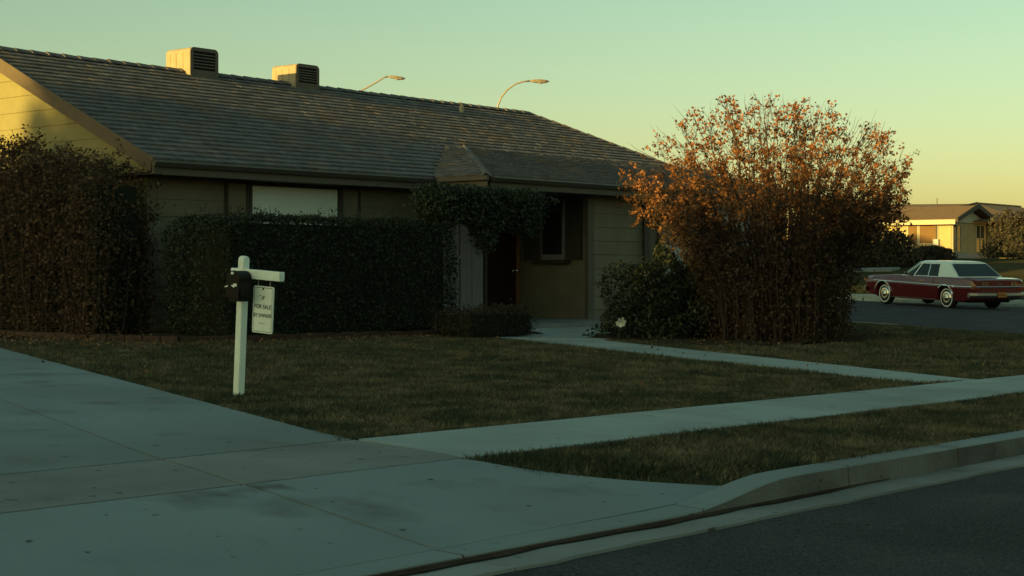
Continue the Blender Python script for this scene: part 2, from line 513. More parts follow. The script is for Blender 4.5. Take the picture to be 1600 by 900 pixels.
# sidewalk
walk = tag(grid_mesh('sidewalk', np.arange(-8, 12, .4), np.arange(-14, -11.9, .1), lambda X, Y: terr(X, Y) + .013, m_joint,
                     keep=lambda x, y: SWF + .04 < vv(x, y) < SWB - .04), kind='structure')
edges = [-7.95, -6.5, -5.22, -3.75, -2.2, -.6, 1.0, 2.6, 4.2, 5.8, 7.4, 9.0, 10.6]
for a, b in zip(edges[:-1], edges[1:]):
    sk0 = .05
    slab([P(a - .1, SWF), P(b - .1, SWF)], [P(a + .12, SWB), P(b + .12, SWB)], walk, m_walk if int(a * 7) % 3 == 0 else m_walk, n=8, k=5, gap=.009)

# garden path from the step to the sidewalk
path = tag(grid_mesh('garden_path', np.arange(-.5, 7.5, .2), np.arange(-12.4, -1, .2), lambda X, Y: terr(X, Y) + .003, m_joint,
                     keep=lambda x, y: False or (y > -6 and 4 < x - .3 * (y + 4) < 5.5)), kind='structure')
pl = resample([(3.3, -4.3), (2.35, -6.45), (1.31, -8.83), (-.02, -12.15)], 8)
pr = resample([(4.45, -5.0), (3.45, -7.02), (1.97, -10.18), (.86, -12.42)], 8)
for i in range(7):
    slab([pl[i], pl[i + 1]], [pr[i], pr[i + 1]], path, m_walk if i % 3 else m_walk, n=6, k=5, gap=.009)
slab([(3.45, -4.0), (4.5, -1.9)], [(4.62, -5.1), (6.4, -4.15)], path, m_walk, n=6, k=6)
slab([(4.5, -1.9), (7.0, -1.75)], [(6.4, -4.15), (7.3, -2.9)], path, m_walk, n=6, k=6)
slab([(7.0, -1.75), (9.9, -.9)], [(7.3, -2.9), (10.0, -2.2)], path, m_walk, n=6, k=6)

# kerb and gutter stones
kerb = tag(empty('kerb'), kind='structure')
def kz(x):
    return float(kx(x)) + .035 + .098 * float(ss(-8.15, -7.15, x))
ke = [-16.5, -13.2, -9.74, -8.0, -6.55, -5.15, -3.7, -2.2, -.7, .8, 2.3, 3.8, 5.3, 6.8, 8.3, 9.8]
for a, b in zip(ke[:-1], ke[1:]):
    a2, b2 = a + .006, b - .006
    n = 9
    mb = MB(); vs = []; fs = []
    for i in range(n):
        x = a2 + (b2 - a2) * i / (n - 1)
        zt = kz(x); g = float(kx(x)); w = .010 * (zt - g) / .16
        prof = [(KB, g - .2), (KB, zt + .003), (KF + .008 + w, zt), (KF + w, zt - .008), (KF, g + .012), (KF, g - .2)]
        vs += [(x, Yv(x, v), z) for v, z in prof]
    q = 6
    for i in range(n - 1):
        for k in range(q):
            fs.append((i * q + k, i * q + (k + 1) % q, (i + 1) * q + (k + 1) % q, (i + 1) * q + k))
    fs += [tuple(range(q)), tuple((n - 1) * q + k for k in range(q - 1, -1, -1))]
    ko = mb.add(vs, fs).build('kerb_stone', m_kerb, kerb)
    ko.data.materials.append(m_conc)
    for p_ in ko.data.polygons:
        if p_.normal.z > .6: p_.material_index = 1
    mb = MB(); vs = []; fs = []
    for i in range(n):
        x = a2 + (b2 - a2) * i / (n - 1)
        g = float(kx(x))
        wob = .012 * math.sin(x * 5.1) + .008 * math.sin(x * 13)
        prof = [(KF - .004, g - .1), (KF - .004, g + .010), (GE - wob, g + .018), (GE - wob, g - .1)]
        vs += [(x, Yv(x, v), z) for v, z in prof]
    q = 4
    for i in range(n - 1):
        for k in range(q):
            fs.append((i * q + k, i * q + (k + 1) % q, (i + 1) * q + (k + 1) % q, (i + 1) * q + k))
    fs += [tuple(range(q)), tuple((n - 1) * q + k for k in range(q - 1, -1, -1))]
    mb.add(vs, fs).build('gutter_stone', m_conc2, kerb)
xs_ = np.arange(-14.0, -6.0, .12)
mb = MB(); vs = []; fs = []
for i, x in enumerate(xs_):
    g = float(kx(x)); w_ = (.045 + .015 * math.sin(x * 4.3) + .010 * math.sin(x * 11.7)) * float(1 - ss(-7.6, -6.1, x)) + .008
    vs += [(x, Yv(x, KF - .002), g + .022), (x, Yv(x, KF - .002 - w_), g + .0195)]
for i in range(len(xs_) - 1): fs.append((2 * i, 2 * i + 1, 2 * i + 3, 2 * i + 2))
tag(mb.add(vs, fs).build('gutter_dirt', m_dirt, kerb), kind='stuff')
# side street kerb where it shows past the tree
skerb = tag(empty('side_kerb'), kind='structure')
yy = np.arange(-3.9, 12, 1.5)
for a, b in zip(yy[:-1], yy[1:]):
    slab([(side_edge(a) - .02, a), (side_edge(b) - .02, b)], [(side_edge(a) + .16, a), (side_edge(b) + .16, b)], skerb, m_walk, dz=.03, th=.3, n=4, k=3, name='kerb_stone', zf=lambda x, y: terr(side_edge(y) - .3, y) - .0)
    slab([(side_edge(a) + .17, a), (side_edge(b) + .17, b)], [(side_edge(a) + .6, a), (side_edge(b) + .6, b)], skerb, m_walk, dz=.03, th=.3, n=4, k=3, name='gutter_stone', zf=road_z)
# far side: kerb, pavement and a neighbour's drive
fwalk = tag(empty('far_sidewalk'), kind='structure')
yy = np.arange(-16, 46, 2.0)
for a, b in zip(yy[:-1], yy[1:]):
    slab([(33.6, a), (33.6, b)], [(33.85, a), (33.85, b)], fwalk, m_walk, dz=.10, th=.3, n=4, k=3, name='kerb_stone', zf=road_z)
    slab([(35.2, a), (35.2, b)], [(36.6, a), (36.6, b)], fwalk, m_walk, dz=.05, th=.2, n=4, k=3, name='slab')
fdrive = tag(empty('far_driveway'), kind='structure')
slab([(33.9, 10.5), (35.1, 10.6)], [(33.9, 14.5), (35.1, 14.4)], fdrive, m_walk, dz=.05, th=.2, n=4, k=4)
slab([(57.5, 15.6), (59.8, 16.2)], [(56.0, 20.0), (58.0, 20.6)], fdrive, m_conc2, dz=.10, th=.3, n=4, k=4)
# white paint dash on the side street
mb = MB()
mb.add([(27.2, -6.2, float(road_z(27.2, -6.2)) + .085), (27.4, -6.3, float(road_z(27.2, -6.2)) + .085), (29.0, -3.4, float(road_z(29, -3.4)) + .085), (28.8, -3.3, float(road_z(29, -3.4)) + .085)], [(0, 1, 2, 3)])
mb.build('painted_dash', m_white, side_street)

# planting bed along the front wall
bed_poly = [(-2.6, 2.6), (-2.25, -1.6), (-1.6, -2.55), (-.4, -2.85), (1.5, -2.75), (3.3, -2.75), (5.2, -3.3), (6.2, -2.2), (7.0, .4), (.3, .4), (.3, 6), (-2.2, 6)]
def in_poly(px_, py_, poly):
    px_ = np.asarray(px_); py_ = np.asarray(py_)
    r = np.zeros(px_.shape, bool)
    n = len(poly)
    for i in range(n):
        x1, y1 = poly[i]; x2, y2 = poly[(i + 1) % n]
        c = ((y1 > py_) != (y2 > py_)) & (px_ < (x2 - x1) * (py_ - y1) / (y2 - y1 + 1e-12) + x1)
        r ^= c
    return r
tag(grid_mesh('planting_bed', np.arange(-3, 7.2, .15), np.arange(-3.5, 6, .15), lambda X, Y: terr(X, Y) + .03 + .02 * np.sin(X * 5) * np.cos(Y * 4.3), m_soil,
              keep=lambda x, y: bool(in_poly(x, y, bed_poly))), kind='structure')
shrub_bed = [(4.6, -5.3), (5.0, -4.4), (7.5, -3.2), (11.8, -3.0), (12.3, -5.6), (10.5, -6.4), (7.8, -7.6), (5.0, -7.3), (4.3, -6.6)]
tag(grid_mesh('planting_bed', np.arange(4, 13, .15), np.arange(-8, -2.5, .15), lambda X, Y: terr(X, Y) + .03 + .02 * np.sin(X * 5) * np.cos(Y * 4.3), m_soil,
              keep=lambda x, y: bool(in_poly(x, y, shrub_bed))), kind='structure')

# brick edging
edging = empty('brick_edging', (0, 0, 0))
tag(edging, 'low reddish brick edging along the front planting bed', 'edging')
ep = resample([(-1.9, 6.0), (-2.2, 1.6), (-2.25, -1.6), (-1.6, -2.55), (-.4, -2.85), (1.5, -2.75), (3.2, -2.75), (4.6, -3.0)], 64)
bmesh_shared = MB().box(-.1, .1, -.05, .05, -.06, .07)
bme = bmesh_shared.mesh('brick'); bme.materials.append(m_brick)
for i in range(63):
    a, b = ep[i], ep[i + 1]
    c = (a + b) / 2
    o = bpy.data.objects.new('brick', bme); link(o, edging)
    L_ = np.linalg.norm(b - a)
    o.location = (c[0], c[1], T(*c) + .03 + random.uniform(-.008, .008))
    o.rotation_euler = (random.uniform(-.04, .04), random.uniform(-.03, .03), math.atan2(b[1] - a[1], b[0] - a[0]) + random.uniform(-.04, .04))
    o.scale = (L_ / .2 * .95, 1, 1)

# ------------------------------------------------------------------ grass
drive_poly = [(-25, -15), (-6.95, -15), (-7.0, -14.5), (-8.08, -13.7), (-8.0, -12.1), (-7.86, -12.05), (-6.41, -8.34), (-4.14, -2.51), (-1.6, 4), (-25, 4)]
path_poly = [tuple(p) for p in pl] + [tuple(p) for p in pr[::-1]]
land_poly = [(3.3, -4.3), (4.5, -1.9), (9.9, -.8), (10, -2.2), (7.3, -2.9), (6.4, -4.15), (4.5, -5.1)]
def scatter(x0, x1, y0, y1, dens):
    n = int((x1 - x0) * (y1 - y0) * dens)
    x = rng.uniform(x0, x1, n); y = rng.uniform(y0, y1, n)
    v = vv(x, y)
    e = rng.normal(0, .018, n)
    ok = (x < side_edge(y) - .1) & (v > KB + .01 + e)
    ok &= ~((v < SWB + e) & (v > SWF + e) & (x > -8.2))
    ok &= ~in_poly(x + e, y + e, drive_poly) & ~in_poly(x + e, y, path_poly) & ~in_poly(x, y, land_poly)
    ok &= ~in_poly(x, y, bed_poly) & ~in_poly(x, y, shrub_bed)
    return x[ok], y[ok]
def grass(x, y, h, w):
    n = len(x)
    z = terr(x, y)
    # patchy growth
    pn = np.sin(x * 1.7 + np.sin(y * 1.3) * 2) * np.sin(y * 2.1 + np.sin(x * .9) * 2)
    hh = h * rng.uniform(.5, 1.25, n) * (1 + .25 * pn)
    a = rng.uniform(0, 2 * PI, n)
    lean = rng.normal(0, .75, (n, 2)) * hh[:, None]
    dx, dy = np.cos(a) * w / 2, np.sin(a) * w / 2
    V = np.empty((n, 3, 3))
    V[:, 0] = np.stack([x - dx, y - dy, z - .004], 1)
    V[:, 1] = np.stack([x + dx, y + dy, z - .004], 1)
    V[:, 2] = np.stack([x + lean[:, 0], y + lean[:, 1], z + hh], 1)
    return V.reshape(-1, 3)
parts = []
x, y = scatter(-9, 3.5, -14.7, -13.0, 5200); parts.append(grass(x, y, .034, .009))
x, y = scatter(3.5, 10, -14.9, -13.2, 2200); parts.append(grass(x, y, .05, .012))
x, y = scatter(-8.2, 3.5, -12.8, -7.0, 2600); parts.append(grass(x, y, .034, .010))
x, y = scatter(-7, 5.5, -7.0, -1.5, 1500); parts.append(grass(x, y, .042, .012))
x, y = scatter(-.5, 18, -12.9, 2, 900); parts.append(grass(x, y, .05, .016))
# overhanging fringe along the paving
def fringe(pts, n, off, h=.038):
    Q = resample(pts, n)
    q = Q + rng.normal(0, .018, Q.shape)
    return grass(q[:, 0] + off[0], q[:, 1] + off[1], h, .01)
parts.append(fringe([P(-7.9, SWB + .02), P(0, SWB + .02)], 4500, (0, .01)))
parts.append(fringe([P(-8.0, SWF - .02), P(8, SWF - .02)], 4500, (0, -.01)))
parts.append(fringe([P(-6.9, KB + .01), P(9, KB + .01)], 5000, (0, 0)))
parts.append(fringe([(ex(y_) + .02, y_) for y_ in np.linspace(-12.05, -2.6, 12)], 3500, (.01, 0)))
g = np_mesh('grass', np.concatenate(parts), 3, m_grass)
tag(g, 'short dry olive grass of the front lawn and verge', 'grass', kind='stuff')

# ------------------------------------------------------------------ the house
EZ = 2.95                     # eave height
DR, RISE = 4.54, 2.056        # ridge distance and rise
MP = RISE / DR
LR, LC = 14.72, 18.5          # ridge end, right corner
X0, PJ, YB = 6.3, 1.2, 1.7   # entrance projection
XA, XV = 9.05, 8.45           # right and left end of the little hip's top edge
house = empty('house', (0, 0, T(0, 0)))
HZ = house.location.z
tag(house, 'low ranch house with tan siding and long wood shingle roof behind the front lawn', 'house')
hinv = Matrix.Translation((0, 0, -HZ))
def hb(mb, name, m, parent=None, smooth=False, bevel=0):
    """build in world coordinates as a part of the house"""
    o = mb.build(name, m, parent or house, smooth, bevel)
    if parent is None or parent is house: o.matrix_parent_inverse = hinv
    else: o.matrix_parent_inverse = parent.matrix_parent_inverse if False else Matrix.Identity(4)
    return o

def rp(x, y):                 # point on main front plane
    return Vector((x, y, EZ + MP * y))
RY = 2 * DR
# roof deck (solid, under the shingles)
def deck():
    mb = MB()
    t = -.03
    A = Vector((.02, 0.02, EZ + t)); Rl = Vector((.02, DR, EZ + RISE + t)); Rr = Vector((LR, DR, EZ + RISE + t))
    Cc = Vector((LC, -PJ + .02, EZ + t)); Bb = Vector((X0, -PJ + .02, EZ + t)); A2 = Vector((X0, .02, EZ + t)); Tt = rp(XA, YB) + Vector((0, 0, t))
    C2 = Vector((LC, RY, EZ + t)); D2 = Vector((.02, RY, EZ + t))
    Tr = Vector((LC - (LC - LR) * (DR - YB) / DR * 1.0, YB, EZ + MP * YB + t))
    # hip edge point at YB
    f = (YB + PJ) / (DR + PJ); 
    He = Cc.lerp(Rr, YB / DR) if False else Vector((LC + (LR - LC) * f, YB, EZ + MP * YB + t))
    Pv = rp(XV, YB) + Vector((0, 0, t))
    V = [A, Rl, Rr, He, Tt, A2, Bb, Cc, C2, D2, Pv]
    F = [(0, 5, 10, 4, 3, 2, 1), (5, 6, 10), (6, 4, 10), (6, 7, 3, 4), (7, 8, 3), (8, 2, 3), (8, 9, 1, 2)]
    n = len(V)
    mb.add(V, [f_ for f_ in F if len(set(f_)) > 2])
    # underside
    zb = EZ - .20
    U = [(A.x, A.y, zb), (A2.x, A2.y, zb), (Bb.x, Bb.y, zb), (Cc.x, Cc.y, zb), (C2.x, C2.y, zb), (D2.x, D2.y, zb)]
    mb.add(U, [(5, 4, 3, 2, 1, 0)])
    return mb, He
dk, HE = deck()
roof = hb(dk, 'roof', m_deck)

# shingles
EXPO = .205
shingles = []      # (centre, xdir, updir, normal, width)
def shingle_plane(p0, xdir, updir, inside, ulen, xlen, x_start=0.0):
    n_ = xdir.cross(updir).normalized()
    if n_.z < 0: n_ = -n_
    k = 0
    u = 0.0
    while u < ulen:
        x = x_start - random.uniform(0, .3)
        while x < xlen:
            w = random.uniform(.2, .36)
            a, b = x, x + w
            c = p0 + xdir * ((a + b) / 2) + updir * (u + EXPO / 2)
            ina = inside(p0 + xdir * a + updir * (u + EXPO * .5)); inb = inside(p0 + xdir * b + updir * (u + EXPO * .5))
            if ina and inb:
                shingles.append((c, xdir, updir, n_, w))
            elif ina or inb:
                lo, hi = a, b
                for _ in range(8):
                    mid = (lo + hi) / 2
                    if inside(p0 + xdir * mid + updir * (u + EXPO * .5)) == ina: lo = mid
                    else: hi = mid
                cut = (lo + hi) / 2
                if ina: b2, a2 = cut, a
                else: a2, b2 = cut, b
                if b2 - a2 > .05:
                    shingles.append((p0 + xdir * ((a2 + b2) / 2) + updir * (u + EXPO / 2), xdir, updir, n_, b2 - a2))
            x = b + .004
        u += EXPO
        k += 1
ux = Vector((1, 0, 0))
um = Vector((0, 1, MP)).normalized()
def in_main(p):
    if p.x < -.01 or p.y > DR: return False
    # hip
    if p.y >= YB:
        hx = HE.x + (LR - HE.x) * (p.y - YB) / (DR - YB)
        if p.x > hx: return False
        return True
    # below the break only left of the valley (one course laps over the break)
    if p.y > YB - .16 and p.x > XV: return True
    vx_ = X0 + (XV - X0) * p.y / YB
    return p.x < vx_
shingle_plane(Vector((0, -.03, EZ - .012)), ux, um, in_main, DR / um.y, LC)
MR = MP * YB / (YB + PJ)
ur = Vector((0, 1, MR)).normalized()
def in_R(p):
    t = (p.y + PJ) / (YB + PJ)
    if t > 1: return False
    return X0 + (XA - X0) * t < p.x < LC + (HE.x - LC) * t
shingle_plane(Vector((X0, -PJ - .03, EZ - .012)), ux, ur, in_R, (YB + PJ) / ur.y, LC - X0 + 1)
# small triangular hip face, seen from the left; its courses run along Y
zt = EZ + MP * YB
A_, B_, T_, V_ = Vector((X0, 0, EZ)), Vector((X0, -PJ, EZ)), Vector((XA, YB, zt)), Vector((XV, YB, zt))
slen = ((T_ + V_) / 2 - (A_ + B_) / 2).length
nc = int(slen / (EXPO * 1.35))
for k in range(nc):
    s_ = (k + .5) / nc
    l0, l1 = A_.lerp(V_, s_), B_.lerp(T_, s_)
    xd = (l1 - l0); wl_ = xd.length; xd.normalize()
    q0, q1 = A_.lerp(V_, s_ + .01), B_.lerp(T_, s_ + .01)
    x_ = 0.0
    while x_ < wl_ - .02:
        w_ = min(random.uniform(.22, .36), wl_ - x_)
        t_ = (x_ + w_ / 2) / wl_
        u_ = (q0.lerp(q1, t_) - l0.lerp(l1, t_))
        u_ = (u_ - xd * u_.dot(xd)).normalized()
        n_ = xd.cross(u_)
        if n_.z < 0: n_ = -n_
        shingles.append((l0.lerp(l1, t_) + n_ * .012, xd, u_, n_, w_, slen / nc))
        x_ += w_ + .004
# right hip end
Rr = Vector((LR, DR, EZ + RISE)); Cc = Vector((LC, -PJ, EZ)); C2 = Vector((LC, RY, EZ))
mb = MB()
variants = {}
def shin_mesh(w, h=EXPO):
    key = (round(w, 2), round(h, 2))
    if key not in variants:
        b = MB()
        hw = key[0] / 2; jit = random.uniform(-.012, .012)
        b.hexa([(-hw, -h / 2 - .006 + jit, -.012), (hw, -h / 2 + jit * .2, -.012), (hw, h / 2 + .05, -.012), (-hw, h / 2 + .05, -.012)],
               [(-hw, -h / 2 - .006 + jit, .030), (hw, -h / 2 + jit * .2, .0295), (hw, h / 2 + .05, -.004), (-hw, h / 2 + .05, -.004)])
        me = b.mesh('shingle'); me.materials.append(m_shin)
        variants[key] = (me, b)
    return variants[key]
camv = Vector((CAMX, CAMY, CAMZ))
shingles.sort(key=lambda s: (s[0] - camv).length)
rest = MB()
for i, (c, xd, ud, n_, w, *hh_) in enumerate(shingles):
    me, b = shin_mesh(w, hh_[0] if hh_ else EXPO)
    M = Matrix((xd, ud, n_)).transposed().to_4x4()
    M = Matrix.Translation(c + n_ * random.uniform(-.001, .003)) @ M @ Matrix.Rotation(random.gauss(0, .010), 4, 'Z') @ Matrix.Rotation(random.uniform(0, .008), 4, 'X')
    if i < 300:
        o = bpy.data.objects.new('shingle', me); link(o, roof)
        o.matrix_basis = M
    else:
        rest.add([M @ Vector(p) for p in b.v], b.f)
me = bpy.data.meshes.new('shingles'); me.from_pydata(rest.v, [], rest.f); me.materials.append(m_shin)
tag(link(bpy.data.objects.new('shingles', me), roof), kind='stuff')
# ridge and hip caps
def caps(p, q, n):
    d = (q - p) / n
    dirn = d.normalized()
    side = dirn.cross(Vector((0, 0, 1))).normalized()
    for i in range(n):
        c = p + d * (i + .5)
        L_ = d.length / 2 + .03
        b = MB()
        w = .11; dz = .03
        prof = [(-w, -dz - .02), (0, .012), (w, -dz - .02), (w, -dz - .035), (0, -.005), (-w, -dz - .035)]
        vs = []
        for s_ in (-1, 1):
            for a_, z_ in prof:
                lift = .018 if s_ == -1 else 0
                vs.append(c + dirn * (L_ * s_) + side * a_ + Vector((0, 0, z_ + lift + random.uniform(-.004, .006))))
        b.add(vs, [(0, 1, 7, 6), (1, 2, 8, 7), (2, 3, 9, 8), (3, 4, 10, 9), (4, 5, 11, 10), (5, 0, 6, 11), (0, 5, 4, 3, 2, 1), (6, 7, 8, 9, 10, 11)])
        b.build('ridge_cap', m_shin, roof)
caps(Vector((0, DR, EZ + RISE + .035)), Vector((LR, DR, EZ + RISE + .035)), 46)
caps(Vector((LR, DR, EZ + RISE + .02)), Vector((HE.x, YB, EZ + MP * YB + .02)), 12)
caps(Vector((HE.x, YB, EZ + MP * YB + .02)), Vector((LC, -PJ, EZ + .0)), 12)
caps(Vector((XA, YB, zt + .03)), Vector((X0, -PJ, EZ + .03)), 13)

# rake board, fascia, gutters, soffit
def board_between(name, pts_a, pts_b, thick_dir, th, m):
    """quad pts_a[0],pts_a[1],pts_b[1],pts_b[0] given thickness"""
    b = MB()
    q = [Vector(pts_a[0]), Vector(pts_a[1]), Vector(pts_b[1]), Vector(pts_b[0])]
    d = Vector(thick_dir) * th
    b.hexa(q, [p + d for p in q])
    return hb(b, name, m)
board_between('rake_board', [(0.0, -.06, EZ - .025), (0.0, DR, EZ + RISE - .0)], [(0.0, -.06, EZ - .235), (0.0, DR, EZ + RISE - .22)], (1, 0, 0), .045, m_rake)
board_between('rake_trim', [(-.03, -.07, EZ + .005), (-.03, DR, EZ + RISE + .03)], [(-.03, -.07, EZ - .06), (-.03, DR, EZ + RISE - .035)], (1, 0, 0), .03, m_rake)
board_between('rake_board', [(0.0, DR, EZ + RISE), (0.0, RY, EZ - .03)], [(0.0, DR, EZ + RISE - .22), (0.0, RY, EZ - .24)], (1, 0, 0), .045, m_rake)
def gutter(x0, x1, y):
    prof = [(y + .0, EZ - .03), (y - .10, EZ - .03), (y - .105, EZ - .055), (y - .06, EZ - .12), (y + .0, EZ - .12)]
    b = MB().prism(prof, x0, x1, axis='x')
    hb(b, 'gutter', m_gut)
    b = MB().box(x0 + .01, x1 - .01, y + .002, y + .03, EZ - .235, EZ - .02)
    hb(b, 'fascia', m_trim)
gutter(-.01, X0 - .04, -.02)
gutter(X0 + .10, LC, -PJ - .02)
hb(MB().box(X0 - .03, X0 + .0, -PJ - .05, -.0, EZ - .215, EZ - .02), 'fascia', m_trim)
hb(MB().box(X0 - .10, X0 - .034, -PJ - .1, -.10, EZ - .10, EZ - .02), 'gutter', m_trim)
hb(MB().box(LC - .03, LC, -PJ, RY, EZ - .235, EZ - .02), 'fascia', m_trim)
# soffit slightly below the deck
hb(MB().prism([(.05, .03), (X0 + .02, .03), (X0 + .02, -PJ + .03), (LC - .05, -PJ + .03), (LC - .05, RY), (.05, RY)], EZ - .23, EZ - .205), 'soffit', m_trim)

# walls -------------------------------------------------------------
WY = .55                      # left front wall plane
WX = .35                      # gable wall plane
TOPZ = EZ - .22
def plank_x(x0, x1, y, z0, z1, m, th=.022, parent=None):
    """lap plank on a wall facing -Y"""
    b = MB()
    x0 += .002; x1 -= .002
    b.hexa([(x0, y, z0), (x1, y, z0), (x1, y + .03, z0), (x0, y + .03, z0)], [(x0, y + .016, z1), (x1, y + .016, z1), (x1, y + .03, z1), (x0, y + .03, z1)])
    return hb(b, 'plank', m, parent)
PH = .268
def plank_wall_x(x0, x1, y, zb, zt_, m):
    z = zb
    while z < zt_ - .01:
        plank_x(x0, x1, y - .03, z, min(z + PH + .0, zt_), m)
        z += PH + .002
# backing walls (solid)
hb(MB().box(WX + .004, 7.0, WY + .002, WY + .15, -.1, TOPZ), 'wall', m_sidef)
hb(MB().box(7.0, 10.0, 1.1, 1.25, -.1, TOPZ), 'wall', m_sidef)
hb(MB().box(6.95, 7.1, WY + .15, 1.1, -.1, TOPZ), 'wall', m_sidef)
hb(MB().box(10.03, 10.18, -.67, 1.1, -.1, TOPZ), 'wall', m_sidef)
hb(MB().box(10.18, 17.9, -.67, -.5, -.15, TOPZ), 'wall', m_sidef)
hb(MB().box(17.75, 17.9, -.5, RY - .5, -.15, TOPZ), 'wall', m_sidef)
hb(MB().box(.5, 17.7, RY - .6, RY - .45, -.1, TOPZ), 'wall', m_sidef)
gb = MB().prism([(WY + .002, -.1), (RY - .55, -.1), (RY - .55, EZ - .2 + MP * .3), (DR, EZ + RISE - .12), (WY + .002, EZ - .2 + MP * WY)], WX + .004, WX + .14, axis='x')
hb(gb, 'wall', m_side)
# gable planks
z = .12
while z < EZ + RISE - .3:
    z1 = z + PH
    def ylim(zz):
        yy0 = max(WY - .03, (zz - (EZ - .18)) / MP)
        return yy0, min(RY - .55, RY - yy0)
    a0, a1 = ylim(z); b0, b1 = ylim(z1)
    if b1 > b0 and a1 > a0:
        b = MB()
        xo, xi = WX - .03, WX
        b.hexa([(xo, a0, z), (xo, a1, z), (xi, a1, z), (xi, a0, z)], [(xo + .016, b0, z1), (xo + .016, b1, z1), (xi, b1, z1), (xi, b0, z1)])
        hb(b, 'plank', m_side)
    z += PH + .002
# front left wall planks, with the big window and its flanking boards
plank_wall_x(WX - .03, 1.84, WY, .22, TOPZ, m_sidef)
plank_wall_x(4.92, 6.98, WY, .22, TOPZ, m_sidef)
plank_wall_x(1.84, 4.92, WY, .22, 1.0, m_sidef)
def framed_panel(x0, x1, y, z0, z1, m, mf, name='shutter', axis='x', depth=.05):
    def bx(a, b_, c, d_, dep0, dep1):
        if axis == 'x': return MB().box(a, b_, y - dep1, y - dep0, c, d_)
        return MB().box(y - dep1, y - dep0, a, b_, c, d_)
    p_ = hb(bx(x0, x1, z0, z1, 0, depth * .5), name, m)
    w = .045
    for a, b_, c, d_ in [(x0, x0 + w, z0, z1), (x1 - w, x1, z0, z1), (x0 + w, x1 - w, z0, z0 + w), (x0 + w, x1 - w, z1 - w, z1)]:
        o = bx(a, b_, c, d_, depth * .5 - .002, depth).build('stile', mf, p_)
    return p_
framed_panel(1.86, 2.34, WY - .01, .95, TOPZ - .01, m_sidef, m_trimd)
framed_panel(4.43, 4.90, WY - .01, .95, TOPZ - .01, m_sidef, m_trimd)
wn = hb(MB().box(2.36, 4.41, WY - .02, WY + .0, .95, TOPZ), 'window', m_blind)
for a, b_, c, d_ in [(2.345, 2.40, .93, TOPZ), (4.37, 4.425, .93, TOPZ), (2.40, 4.37, 2.655, TOPZ), (2.40, 4.37, .93, .99)]:
    MB().box(a, b_, WY - .07, WY + .0, c, d_).build('frame', m_trimd, wn)
MB().box(4.29, 4.33, WY - .045, WY - .024, .99, 2.655).build('mullion', m_white, wn)
# blind slats behind the glass line
z = 1.02
while z < 2.64:
    MB().box(2.405, 4.285, WY - .035, WY - .0235, z, z + .036).build('slat', m_blind, wn)
    z += .05
MB().box(2.30, 4.47, WY - .09, WY + .0, .88, .928).build('sill', m_trimd, wn)
# corner board
hb(MB().box(WX - .045, WX + .06, WY - .05, WY - .031, .15, TOPZ), 'corner_board', m_sidef)

# entrance alcove: door in the back wall
DX0, DX1, DY = 8.98, 9.90, 1.1
FZ = .30                     # porch floor
dr = hb(MB().box(DX0, DX1, DY - .05, DY - .005, FZ + .03, FZ + 2.06), 'door', m_door)
for a, b_ in ((.12, .9), (1.05, 1.9)):
    MB().box(DX0 + .12, DX1 - .12, DY - .062, DY - .052, FZ + a, FZ + b_).build('door_panel', m_door, dr)
kn = MB().lathe([(0.0, .0), (.03, .0), (.03, .012), (.012, .02), (.012, .045), (.028, .055), (.033, .075), (.02, .092), (0, .095)], 16,
                Matrix.Translation((DX1 - .09, DY - .05, FZ + .95)) @ Matrix.Rotation(PI / 2, 4, 'X') @ Matrix.Scale(1.5, 4))
kn.build('door_knob', m_brass, dr, smooth=True)
hb(MB().box(DX1, DX1 + .05, DY - .10, DY - .002, FZ, FZ + 2.12), 'door_jamb', m_jamb_lit)
hb(MB().box(DX0 - .07, DX0 - .002, DY - .07, DY - .002, FZ, FZ + 2.12), 'door_jamb', m_trim)
hb(MB().box(8.0, 8.88, DY - .03, DY - .002, FZ, TOPZ), 'side_panel', m_sidef)
# grey plank gate in front of the alcove wall
gate = empty('plank_gate', (7.3, .3, T(7.3, .3)))
tag(gate, 'grey vertical plank gate with small knob left of the front door', 'gate')
gi = Matrix.Translation((-7.3, -.3, -gate.location.z))
x = 6.62
for i in range(8):
    w = .165
    if i == 4: x += .035
    o = MB().box(x + .004, x + w - .004, .28 + .006 * (i % 2), .315, .22, 2.62).build('plank', m_plank, gate)
    o.matrix_parent_inverse = gi
    x += w
o = MB().lathe([(0, 0), (.02, 0), (.012, .012), (.012, .03), (.026, .045), (.02, .065), (0, .07)], 14, Matrix.Translation((7.24, .28, 1.50)) @ Matrix.Rotation(PI / 2, 4, 'X')).build('knob', m_chrome, gate, smooth=True)
o.matrix_parent_inverse = gi
# wing: side wall towards the alcove (faces -X) with shuttered window
z = .22
while z < TOPZ - .01:
    z1 = min(z + PH, TOPZ)
    b = MB()
    b.hexa([(10.0, -.66, z), (10.0, 1.09, z), (10.03, 1.09, z), (10.03, -.66, z)], [(10.012, -.66, z1), (10.012, 1.09, z1), (10.03, 1.09, z1), (10.03, -.66, z1)])
    hb(b, 'plank', m_sidef)
    z += PH + .002
w2 = hb(MB().box(9.975, 9.998, -.13, .45, 1.50, 2.62), 'window', m_glass)
for a, b_, c, d_ in [(-.15, -.09, 1.47, 2.66), (.42, .47, 1.47, 2.66), (-.09, .42, 2.60, 2.66), (-.09, .42, 1.47, 1.57)]:
    MB().box(9.945, 9.998, a, b_, c, d_).build('frame', m_plank if a < 0 and (c < 1.5) else m_trim, w2)
MB().box(9.90, 9.998, -.26, .62, 1.38, 1.468).build('sill', m_trimd, w2)
for a, b_ in ((.49, .89), (-.56, -.17)):
    framed_panel(a, b_, 9.998, 1.46, 2.66, m_trimd, m_trimd, 'shutter', axis='y', depth=.045)
